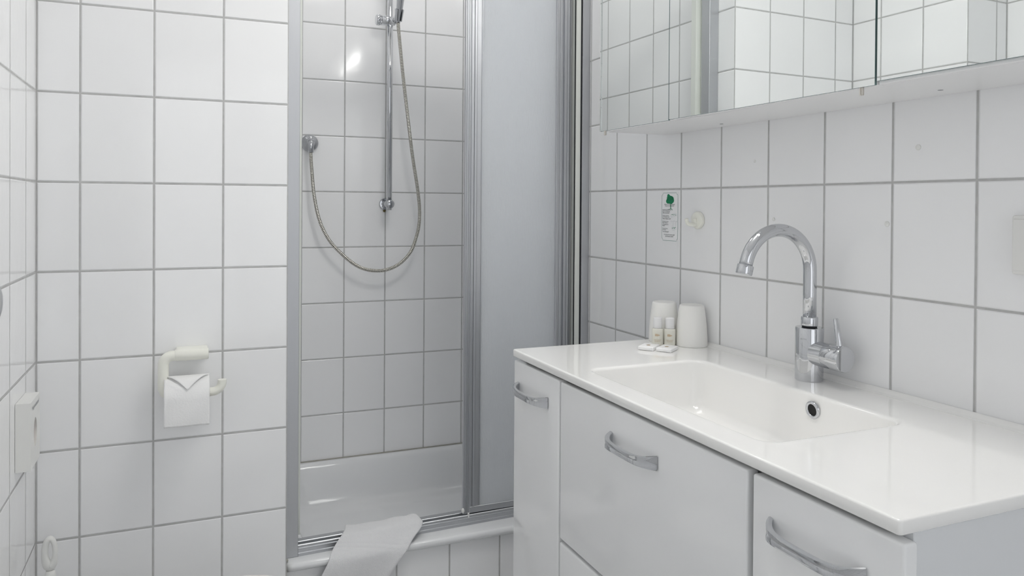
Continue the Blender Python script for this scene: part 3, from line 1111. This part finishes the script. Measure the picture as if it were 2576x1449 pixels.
def stroke(bm, pts, wd, closed=False, off=.0010):
    P = [Vector((p[0], p[1])) for p in pts]
    W_, H_ = (y1 - y0), (z1_ - z0_)
    Q = [Vector((p.x * W_, p.y * H_)) for p in P]
    n_ = len(Q)
    L_, R__ = [], []
    for i in range(n_):
        a = Q[(i - 1) % n_] if closed or i > 0 else Q[i]
        c = Q[(i + 1) % n_] if closed or i < n_ - 1 else Q[i]
        t = (c - a).normalized()
        nn = Vector((-t.y, t.x)) * wd / 2
        for lst, q in ((L_, Q[i] + nn), (R__, Q[i] - nn)):
            lst.append(bm.verts.new(LP(q.x / W_, q.y / H_, off)))
    for i in range(n_ if closed else n_ - 1):
        j_ = (i + 1) % n_
        bm.faces.new((L_[i], L_[j_], R__[j_], R__[i]))
b = nb()
stroke(b, cor, .0009, True)
obj('printed_border', b, 'line_green', st)
# tree
b = nb()
crown = [(.335, .92), (.345, .955), (.37, .972), (.42, .978), (.47, .965), (.53, .94), (.60, .935), (.67, .925), (.73, .90), (.755, .865), (.765, .83), (.73, .80),
         (.67, .785), (.64, .765), (.60, .768), (.57, .775), (.53, .768), (.47, .775), (.36, .775), (.29, .795), (.265, .825), (.28, .85), (.32, .875)]
cc_ = b.verts.new(LP(.52, .86, .0010))
vs = [b.verts.new(LP(u, v, .0010)) for u, v in crown]
for i in range(len(vs)):
    b.faces.new((cc_, vs[i], vs[(i + 1) % len(vs)]))
stroke(b, [(.557, .785), (.557, .73), (.562, .69), (.565, .662)], .0026, off=.0012)
stroke(b, [(.56, .672), (.60, .664), (.64, .655), (.68, .640)], .0012, off=.0013)
stroke(b, [(.56, .670), (.52, .662), (.47, .658), (.42, .648)], .0006, off=.0014)
obj('printed_tree', b, 'green', st)
Rr, Uu = Vector((0, -1, 0)), Vector((0, 0, 1))
Wd, Hd = y1 - y0, z1_ - z0_
def T_(txt, u, v, s, al='LEFT'):
    return (txt, u * Wd, v * Hd, s, al)
def stick_text(name, items, m_, off=.0013, bold=.0):
    bb = nb()
    for (txt, dx, dz, s, al) in items:
        t = text_bm([(txt, dx, dz, s)], LP(0, 0, off), Rr, Uu, s, al, offset=bold)
        mm = bpy.data.meshes.new('tmp')
        t.to_mesh(mm)
        t.free()
        bb.from_mesh(mm)
        bpy.data.meshes.remove(mm)
    return obj(name, bb, m_, st)
stick_text('printed_greeting', [T_('Lieber Gast!', .52, .885, .0058, 'CENTER'), T_('dear Guest!', .52, .848, .0058, 'CENTER')], 'dark_green', .0019, .0)
F1 = .0040
stick_text('printed_text', [
    T_('Helfen Sie unserer Umwelt!', .50, .748, F1, 'CENTER'), T_('Keep our environment!', .50, .718, F1, 'CENTER'),
    T_('Handtücher auf dem Boden', .06, .637, F1 * .86), T_('oder in der Badewanne', .06, .608, F1 * .86), T_('„Bitte austauschen“', .06, .572, F1),
    T_('Towels on the floor', .06, .515, F1 * .86), T_('or in the bathtub means', .06, .487, F1 * .78), T_('"Please change towels"', .06, .449, F1),
    T_('Handtücher auf dem', .06, .393, F1 * .80), T_('Halter bedeuten:', .06, .365, F1 * .86), T_('„ich benutze sie', .06, .328, F1), T_('weiter“', .06, .302, F1),
    T_('The towel on the', .06, .245, F1 * .80), T_('rack means', .06, .217, F1 * .86), T_('"I am still using it"', .06, .176, F1),
    T_("For the environment's sake!", .50, .115, F1, 'CENTER'), T_('Der Umwelt zuliebe!', .50, .078, F1, 'CENTER')], 'ink', .0018, .00004)
b = nb()
stroke(b, [(.58, .505), (.62, .55), (.70, .565), (.82, .575), (.93, .56), (.96, .535), (.93, .525), (.84, .515), (.74, .505), (.66, .50), (.60, .495)], .0004, True)
stroke(b, [(.63, .34 + .07), (.70, .405), (.79, .42), (.88, .405), (.95, .41)], .0004)
for u in (.60, .95):
    stroke(b, [(u - .02, .40), (u, .425), (u + .02, .40), (u, .385)], .0004, True)
stroke(b, [(.70, .405), (.66, .235), (.74, .215), (.82, .24), (.90, .235), (.88, .40)], .0004)
stroke(b, [(.77, .415), (.74, .30), (.72, .235)], .0004)
obj('printed_drawings', b, 'line_grey', st)
b = nb()
for pts_, wd_ in (([(.62, .548), (.70, .545), (.76, .54), (.80, .545)], .0010), ([(.82, .55), (.87, .535), (.90, .54)], .0010),
                  ([(.74, .285), (.79, .262), (.87, .288)], .0013), ([(.66, .27), (.69, .262)], .0022)):
    b = nb()
    stroke(b, pts_, wd_)
    obj('printed_stripe', b, 'green', st)

# round hook
hk = thing('wall_hook', 'cream plastic wall hook on a round base above the beakers', 'hook', (XR, 1.499, 1.115))
b = nb()
lathe(b, [(0, 0), (.0212, 0), (.0215, .002), (.0212, .0065), (.0195, .0085), (.017, .0095), (0, .0100)], (XR - .0005, 1.498, 1.136), axis=(-1, 0, 0), cap=False, seg=48)
obj('hook_base', b, 'cream_plastic', hk, smooth=True)
b = nb()
tube(b, catmull([(XR - .008, 1.498, 1.1275), (XR - .018, 1.498, 1.1255), (XR - .029, 1.498, 1.1265), (XR - .036, 1.498, 1.131), (XR - .0375, 1.498, 1.140)], 6),
     [.0052] * 8 + [.0050] * 9 + [.0046] * 8, 16)
tube(b, catmull([(XR - .008, 1.498, 1.128), (XR - .012, 1.498, 1.132), (XR - .013, 1.498, 1.1405)], 5), .0052, 16)
obj('hook_prong', b, 'cream_plastic', hk, smooth=True)

# light switch at the right edge
sw = thing('light_switch', 'white light switch at the right edge of the picture', 'switch', (XR, 0.705, 1.07))
b = nb()
bx(b, XR - .0095, XR - .0003, 0.6635, 0.7450, 1.0700, 1.1590, .004, 4)
sharp(obj('switch_frame', b, 'white_plastic', sw), 40)
b = nb()
bx(b, XR - .0125, XR - .0096, 0.6700, 0.7405, 1.0765, 1.1530, .0012, 2)
sharp(obj('rocker', b, 'white_plastic', sw), 40)

for (y, z, r, lab) in ((1.247, 1.143, .0038, 'tiny clear cap stuck on the tile behind the faucet arc'), (0.968, 1.140, .0048, 'tiny clear cap on the tile joint right of the faucet'),
                       (0.908, 1.273, .0050, 'tiny white filled plug mark on the tile under the mirror cabinet'), (1.306, 1.270, .0028, 'tiny plug mark on the tile above the wall hook')):
    b = nb()
    lathe(b, [(0, 0), (r, 0), (r, .0008), (r * .8, .0013), (0, .0014)], (XR - .0003, y, z), axis=(-1, 0, 0), cap=False, seg=24)
    tag(obj('screw_cap', b, 'white_plastic', smooth=False), lab, 'screw cap', 'plugged screw holes on the right wall')

# ------------------------------------------------------------------ mirror cabinet with cornice lamp
MA = 0.0228
mc = thing('mirror_cabinet', 'white mirror cabinet with three mirrored doors above the washbasin', 'mirror cabinet', (1.07, 1.09, 1.355))
MZ1 = 1.985
b = nb()
bx(b, 0.988, XR - .001, 0.560, 1.640, 1.3560, MZ1, .0012, 1)
obj('cabinet_body', b, 'body_white', mc)
def door_pt(y):
    return .966 - MA * (y - 1.05)
def mirror_door(ya, yb, zb, mz, bevel_left=False):
    root = nb()
    def sk(bm):
        for v in bm.verts:
            v.co.x += door_pt(v.co.y)
        return bm
    bx(root, .0046, .0190, ya, yb, zb, MZ1 + .002, .0010, 1)
    dd = obj('mirror_door', sk(root), 'body_white', mc)
    g = nb()
    bx(g, 0.0, .0045, ya + .0002, yb - .0002, zb + mz, MZ1 + .0018)
    for f in g.faces:
        f.material_index = 1
        f.normal_update()
    sk(g)
    mo = obj('mirror_glass', g, ['mirror', 'glass_edge'], dd)
    for p in mo.data.polygons:
        p.material_index = 0 if p.normal.x < -.9 else 1
    return dd
d1 = mirror_door(1.3445, 1.6226, 1.3545, .0002)
mirror_door(0.8340, 1.3428, 1.3560, .0002)
mirror_door(0.5560, 0.8305, 1.3562, .0055)
# bevelled glass edge along the left side of the first mirror
g = nb()
xe_ = door_pt(1.6226)
prism(g, [(xe_ - .0012, 1.6150), (xe_ + .0030, 1.6234), (xe_ + .0044, 1.6234), (xe_ + .0044, 1.6150)], 1.3547, MZ1, 'xy')
mo = obj('bevelled_edge', g, 'mirror', d1)
# clips and finger pulls under the doors
for (yc, xc_) in ((1.602, .958), (0.861, .976)):
    b = nb()
    bx(b, xc_ - .0035, xc_ + .0010, yc - .0032, yc - .0004, 1.3440, 1.3580, .0008, 1)
    bx(b, xc_ - .0035, xc_ + .0010, yc + .0004, yc + .0032, 1.3440, 1.3580, .0008, 1)
    obj('mirror_clip', b, 'nickel', mc)
for (xc_, yc) in ((1.1041, 0.826), (1.1153, 1.3624)):
    b = nb()
    lathe(b, [(.0040, 0), (.0040, .0004)], (xc_, yc, 1.3555), axis=(0, 0, 1), seg=16)
    obj('screw_recess', b, 'print_grey', mc)
# cornice lamp on top of the cabinet: a hood with a fluorescent tube
cr = thing('cornice_lamp', 'white cornice hood with a fluorescent tube on the mirror cabinet', 'lamp', (0.95, 1.09, MZ1 + .003))
b = nb()
bx(b, 0.862, 1.10, 0.700, 1.480, MZ1 + .052, MZ1 + .060, .002, 1)
bx(b, 0.985, 1.10, 0.700, 1.480, MZ1 + .003, MZ1 + .052, .002, 1)
obj('lamp_hood', b, 'body_white', cr)
b = nb()
tube(b, [(0.895, 0.74, MZ1 + .012), (0.895, 1.44, MZ1 + .012)], .0125, 20)
obj('fluorescent_tube', b, 'tube_glow', cr, smooth=False)
for yy in (0.72, 1.46):
    b = nb()
    bx(b, 0.880, 0.910, yy - .019, yy + .019, MZ1 - .003, MZ1 + .052, .002, 1)
    obj('tube_socket', b, 'white_plastic', cr)

# ------------------------------------------------------------------ toilet paper holder and roll
HY = 1.884
hp_ = thing('paper_holder', 'cream bent tube toilet paper holder on the tiled wall', 'toilet paper holder', (0.0, YP, 0.72))
r0 = .0120
zt_, zb_ = .8145, .7235
xl_ = -.0485
b = nb()
p = [(-.004 - .018, HY, zt_)]
for k in range(9):
    a = math.radians(90 + 90 * k / 8)
    p.append((xl_ + .020 + .020 * math.cos(a), HY, zt_ - .020 + .020 * math.sin(a)))
for k in range(9):
    a = math.radians(180 + 90 * k / 8)
    p.append((xl_ + .020 + .020 * math.cos(a), HY, zb_ + .020 + .020 * math.sin(a)))
p.append((0.02, HY, zb_))
for k in range(9):
    a = math.radians(-90 + 90 * k / 8)
    p.append((.058 + .022 * math.cos(a), HY, zb_ + .022 + .022 * math.sin(a)))
p.append((.080, HY, zb_ + .0270))
tube(b, p, [r0] * 12 + [r0] * (len(p) - 22) + [.0100] * 10, 24)
sharp(obj('holder_arm', b, 'cream_plastic', hp_), 40)
b = nb()
tube(b, [(-.0235, HY, zt_ + .0005), (-.0225, HY, zt_ + .0005), (.0485, HY, zt_ + .0005), (.0495, HY, zt_ + .0005)], [.0125, .0132, .0132, .0122], 28)
bx(b, -.0225, .0485, HY, YP - .0005, zt_ - .0125, zt_ + .0135, .004, 3)
sharp(obj('wall_mount', b, 'cream_plastic', hp_), 40)

ro = thing('toilet_paper_roll', 'white toilet roll with its end folded to a point', 'toilet paper', (0.002, HY, .69))
RY, RZ, RR = HY, zb_ - .0, .0445
xa, xb_ = -.0455, .0505
# hollow roll hangs on the arm: its core rests on the bar
CR = .0195
RZc = zb_ + r0 - CR + .0002
b = nb()
N_ = 48
def ring(x, r):
    return [b.verts.new((x, RY + r * math.cos(2 * math.pi * k / N_), RZc + r * math.sin(2 * math.pi * k / N_))) for k in range(N_)]
rs_ = [ring(xa, CR), ring(xa, RR - .001), ring(xa + .001, RR), ring(xb_ - .001, RR), ring(xb_, RR - .001), ring(xb_, CR)]
for i in range(6):
    A_, B_ = rs_[i], rs_[(i + 1) % 6]
    for k in range(N_):
        f = b.faces.new((A_[k], A_[(k + 1) % N_], B_[(k + 1) % N_], B_[k]))
        f.material_index = 1 if i == 5 else 0
k = obj('roll_body', b, ['paper', 'card'], ro)
sharp(k, 40)
# hanging sheet: over the top of the roll, down the front
def sheet_pt(s, x):
    """s in metres from top of roll towards the front"""
    R = RR + .0022
    a = s / R
    if a < math.pi / 2:
        return Vector((x, RY - R * math.sin(a), RZc + R * math.cos(a)))
    d = s - R * math.pi / 2
    return Vector((x, RY - R - .003 * math.sin(min(1, d / .05) * math.pi * .5) + .004 * (d / .05) ** 2 * .3, RZc - d))
b = nb()
NS, NX = 36, 26
smax = (RR + .0022) * math.pi / 2 + .0560
grid = []
for i in range(NS + 1):
    s = -.012 + (smax + .012) * i / NS
    row = []
    for j in range(NX + 1):
        u = j / NX
        x = xa - .0005 + (xb_ - xa + .001) * u
        q = sheet_pt(max(s, 0), x)
        if s < 0:
            q = Vector((x, RY - s * 0.9, RZc + RR + .0022))
        # soft diagonal creases left by the folded corners
        uc = abs(u - .5) * 2
        dd_ = (s - .020) - (1 - uc) * .030
        q.y -= .0035 * math.exp(-(dd_ / .006) ** 2) * (0.3 + .7 * uc)
        q.y += .0012 * math.sin(u * 9 + s * 60)
        row.append(b.verts.new(q))
    grid.append(row)
for i in range(NS):
    for j in range(NX):
        b.faces.new((grid[i][j], grid[i][j + 1], grid[i + 1][j + 1], grid[i + 1][j]))
sh = obj('hanging_sheet', b, 'paper', ro, smooth=True)
md = sh.modifiers.new('thickness', 'SOLIDIFY'); md.thickness = .0009; md.offset = 1
# folded point
b = nb()
tri = []
NT = 14
rows = []
for i in range(NT + 1):
    v = i / NT
    hw = (xb_ - xa) / 2 * (1 - v) + .0008
    xm = (xa + xb_) / 2 + .001
    s = .002 + .046 * v
    rowv = []
    for j in range(9):
        u = -1 + 2 * j / 8
        q = sheet_pt(s, xm + hw * u)
        n_ = Vector((0, q.y - RY, q.z - RZc)).normalized()
        q = q + n_ * (.0050 + .0030 * math.sin(v * math.pi))
        rowv.append(b.verts.new(q))
    rows.append(rowv)
for i in range(NT):
    for j in range(8):
        b.faces.new((rows[i][j], rows[i][j + 1], rows[i + 1][j + 1], rows[i + 1][j]))
fp = obj('folded_point', b, 'paper', ro, smooth=True)
md = fp.modifiers.new('thickness', 'SOLIDIFY'); md.thickness = .0012; md.offset = -1

# ------------------------------------------------------------------ hygiene bag box on the left wall
hb = thing('bag_dispenser', 'white plastic bag dispenser box with an oval opening on the left wall', 'dispenser', (XL, 1.755, .636))
bx0, bx1, by0, by1, bz0, bz1 = XL + .0005, -.2835, 1.707, 1.806, .6365, .7715
b = nb()
oy, oz, oa, ob_ = 1.757, .7020, .0170, .0290
NQ = 48
def ell(x, k_, sc=1.0):
    a = 2 * math.pi * k_ / NQ
    return (x, oy + oa * sc * math.cos(a), oz + ob_ * sc * math.sin(a))
def rectpt(x, k_):
    a = 2 * math.pi * k_ / NQ
    cy_, cz_ = (by0 + by1) / 2, (bz0 + bz1) / 2
    dx_, dz_ = math.cos(a), math.sin(a)
    hw_, hh_ = (by1 - by0) / 2, (bz1 - bz0) / 2
    t = min(hw_ / abs(dx_) if abs(dx_) > 1e-6 else 9, hh_ / abs(dz_) if abs(dz_) > 1e-6 else 9)
    return (x, cy_ + dx_ * t, cz_ + dz_ * t)
corner_ks = []
R0 = [b.verts.new(rectpt(bx1, k_)) for k_ in range(NQ)]
for (yy, zz) in ((by0, bz0), (by0, bz1), (by1, bz0), (by1, bz1)):
    kk = min(range(NQ), key=lambda q: (R0[q].co.y - yy) ** 2 + (R0[q].co.z - zz) ** 2)
    R0[kk].co.y, R0[kk].co.z = yy, zz
RB = [b.verts.new((bx0, v.co.y, v.co.z)) for v in R0]
E0 = [b.verts.new(ell(bx1, k_)) for k_ in range(NQ)]
E1 = [b.verts.new(ell(bx1 - .018, k_)) for k_ in range(NQ)]
for k_ in range(NQ):
    j_ = (k_ + 1) % NQ
    b.faces.new((R0[k_], R0[j_], E0[j_], E0[k_]))
    b.faces.new((E0[k_], E0[j_], E1[j_], E1[k_]))
    b.faces.new((R0[k_], R0[j_], RB[j_], RB[k_]))
b.faces.new(RB)
o = obj('box_shell', b, 'white_plastic', hb)
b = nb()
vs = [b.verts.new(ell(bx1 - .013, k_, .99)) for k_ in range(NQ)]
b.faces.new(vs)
obj('painted_inner_shade', b, 'dark_shade', hb)  # dark sheet painted as the shade behind the oval opening
b = nb()
vs = []
for k_ in range(24):
    a = 2 * math.pi * k_ / 24
    vs.append(b.verts.new((bx1 - .006 - .003 * math.cos(a), oy + .002 + .0125 * math.cos(a), oz - .004 + .021 * math.sin(a))))
b.faces.new(vs)
obj('bag_stack', b, 'card', hb)
b = text_bm(['Hygienebeutel'], (bx1 + .0002, oy + .0005, .7535), (0, 1, 0), (0, 0, 1), .0125, 'CENTER')
obj('printed_word', b, 'print_grey', hb)

# ------------------------------------------------------------------ toilet brush in the corner
bxx, byy = -.2720, 1.850
tb = thing('toilet_brush', 'white toilet brush with an eyelet handle in the left corner', 'toilet brush', (bxx, byy, 0))
b = nb()
lathe(b, [(0, .0005), (.050, .0005), (.052, .01), (.045, .05), (.040, .13), (.032, .15), (.012, .155), (0, .156)], (bxx + .015, byy - .0, 0), cap=False)
obj('brush_holder', b, 'white_plastic', tb, smooth=True)
b = nb()
# handle: stem, waist and a flat loop with a hole
lathe(b, [(.008, .15), (.008, .30), (.0095, .345), (.0118, .352), (.0105, .362), (.0085, .372)], (bxx + .002, byy, 0), seg=24)
NL = 36
lc = .4120
rings = []
for k_ in range(NL):
    a = 2 * math.pi * k_ / NL
    # oval centre line, thicker below and on the left
    cy_, cz_ = math.cos(a), math.sin(a)
    c = Vector((bxx + .001 + .0098 * cy_, byy, lc + (.0300 * cz_)))
    nrm = Vector((cy_ / .0098, 0, cz_ / .0300)).normalized()
    rr_ = .0052 + .0050 * max(0, -cz_) ** 2 + .0016 * max(0, -cy_)
    rings.append([b.verts.new(c + nrm * rr_ * math.cos(q) * 1.0 + Vector((0, 1, 0)) * (.0075 * math.sin(q))) for q in [2 * math.pi * t / 14 for t in range(14)]])
for k_ in range(NL):
    A_, B_ = rings[k_], rings[(k_ + 1) % NL]
    for t in range(14):
        b.faces.new((A_[t], A_[(t + 1) % 14], B_[(t + 1) % 14], B_[t]))
obj('brush_handle', b, 'white_plastic', tb, smooth=True)

# ------------------------------------------------------------------ toilet (only the top of its lid reaches into the frame)
tcx, tcy, tz = .050, 1.404, .4180
to = thing('toilet', 'white toilet whose lid edge shows at the bottom of the picture', 'toilet', (tcx - .2, tcy, 0))
def oval(a, bb_, cx, z, n_=40, sq=2.3, back=None):
    pts = []
    for k_ in range(n_):
        t = 2 * math.pi * k_ / n_
        c_, s_ = math.cos(t), math.sin(t)
        x = cx + a * math.copysign(abs(c_) ** (2 / sq), c_)
        y = tcy + bb_ * math.copysign(abs(s_) ** (2 / sq), s_)
        if back is not None:
            x = max(x, back)
        pts.append((x, y, z))
    return pts
b = nb()
skin(b, [oval(.16, .11, tcx - .14, .0005), oval(.15, .10, tcx - .13, .06), oval(.15, .10, tcx - .12, .18), oval(.19, .15, tcx - .06, .28),
         oval(.215, .178, tcx - .01, .36), oval(.218, .182, tcx - .005, .388), oval(.205, .168, tcx - .005, .392)])
obj('toilet_bowl', b, 'ceramic', to)
b = nb()
skin(b, [oval(.205, .178, tcx, .3935, sq=2.05), oval(.210, .184, tcx, .395, sq=2.05), oval(.210, .184, tcx, .403, sq=2.05), oval(.206, .180, tcx, .4045, sq=2.05)])
obj('toilet_seat', b, 'white_plastic', to)
b = nb()
skin(b, [oval(.205, .179, tcx, .4055, sq=2.05), oval(.211, .186, tcx, .408, sq=2.05), oval(.211, .186, tcx, .4130, sq=2.05), oval(.207, .182, tcx, tz - .0005, sq=2.05),
         oval(.198, .173, tcx, tz + .0006, sq=2.05), oval(.10, .09, tcx, tz + .003, sq=2.05)])
obj('toilet_lid', b, 'white_plastic', to)
b = nb()
bx(b, XL2 + .002, tcx - .195, tcy - .095, tcy + .085, .20, .392, .02, 4)
bx(b, XL2 + .001, XL2 + .170, tcy - .19, tcy + .10, .395, .76, .02, 4)
bx(b, XL2 + .001, XL2 + .178, tcy - .196, tcy + .105, .762, .79, .008, 3)
sharp(obj('cistern', b, 'ceramic', to), 40)

# ------------------------------------------------------------------ towel
def towel():
    # (y, z, left x, right x) down the length: from inside the tray, over the track, down the front
    P = [(2.092, .170, .425, .600), (2.085, .225, .420, .602), (2.076, .262, .414, .606), (2.055, .2775, .408, .612), (2.030, .2785, .402, .616),
         (2.006, .2760, .388, .617), (1.991, .2640, .371, .603), (1.973, .2500, .355, .580), (1.9565, .2340, .345, .560), (1.9530, .2050, .328, .532),
         (1.9545, .1600, .300, .500), (1.9600, .0900, .262, .452), (1.9640, .0400, .236, .418)]
    A_ = catmull([(p[2], p[0], p[1]) for p in P], 7)
    B_ = catmull([(p[3], p[0], p[1]) for p in P], 7)
    n_ = len(A_)
    NXt = 46
    tot = [0.0]
    for i in range(1, n_):
        tot.append(tot[-1] + ((A_[i] - A_[i - 1]).length + (B_[i] - B_[i - 1]).length) / 2)
    b = nb()
    g = []
    for i in range(n_):
        row = []
        for j in range(NXt + 1):
            u = j / NXt
            q = A_[i].lerp(B_[i], u)
            # outward direction (away from the support) in the y-z plane
            t = (A_[min(n_ - 1, i + 1)] - A_[max(0, i - 1)])
            nr = Vector((0, t.z, -t.y))
            if nr.length < 1e-6:
                nr = Vector((0, 0, 1))
            nr.normalize()
            if nr.z < -0.2 or (nr.y > 0 and i > n_ * .4):
                nr = -nr
            off = .0016 * math.sin(u * 7 + tot[i] * 21) + .0010 * math.sin(u * 17 - tot[i] * 43 + 1.0)
            # thicker folded right edge and dobby border near the hem
            off += .0035 * math.exp(-((u - .955) / .05) ** 2)
            hem = tot[i] - (.2250 + .030 * (u - .0) * -1.0)
            hem = (tot[i] - .2160) - u * (-.0) + 0
            dline = tot[i] - (.198 + .050 * u)
            off -= .0022 * math.exp(-(dline / .0022) ** 2)
            d2 = tot[i] - (.212 + .050 * u)
            off -= .0018 * math.exp(-(d2 / .0020) ** 2)
            # far right corner droops over the track
            row.append(b.verts.new(q + nr * off))
        g.append(row)
    for i in range(n_ - 1):
        for j in range(NXt):
            b.faces.new((g[i][j], g[i][j + 1], g[i + 1][j + 1], g[i + 1][j]))
    o = obj('towel', b, 'towel', smooth=True)
    md = o.modifiers.new('thickness', 'SOLIDIFY'); md.thickness = .0075; md.offset = 0
    md = o.modifiers.new('soft', 'SUBSURF'); md.levels = 1; md.render_levels = 1
    tag(o, 'folded white terry towel draped over the shower tray edge', 'towel')
towel()

# ------------------------------------------------------------------ small round mirror at the far left edge
rm = thing('shaving_mirror', 'round mirror on a short arm at the far left edge', 'mirror', (-.40, YST, 0.93))
mcn = Vector((-.3530, 1.418, 1.005))
mn = Vector((.35, -.94, 0)).normalized()
b = nb()
lathe(b, [(0, 0), (.076, 0), (.078, .003), (.076, .006), (.0725, .007)], mcn, axis=mn, seg=64, cap=False)
obj('mirror_frame', b, 'alu_light', rm, smooth=True)
b = nb()
lathe(b, [(.0728, .0068), (0, .0068)], mcn, axis=mn, seg=64, cap=False)
obj('mirror_disc', b, 'mirror', rm)
b = nb()
tube(b, [mcn - mn * .001, mcn - mn * .02, (-.40, 1.47, 1.005), (-.40, YST - .001, 1.005)], .006, 12)
obj('mirror_arm', b, 'chrome', rm, smooth=True)
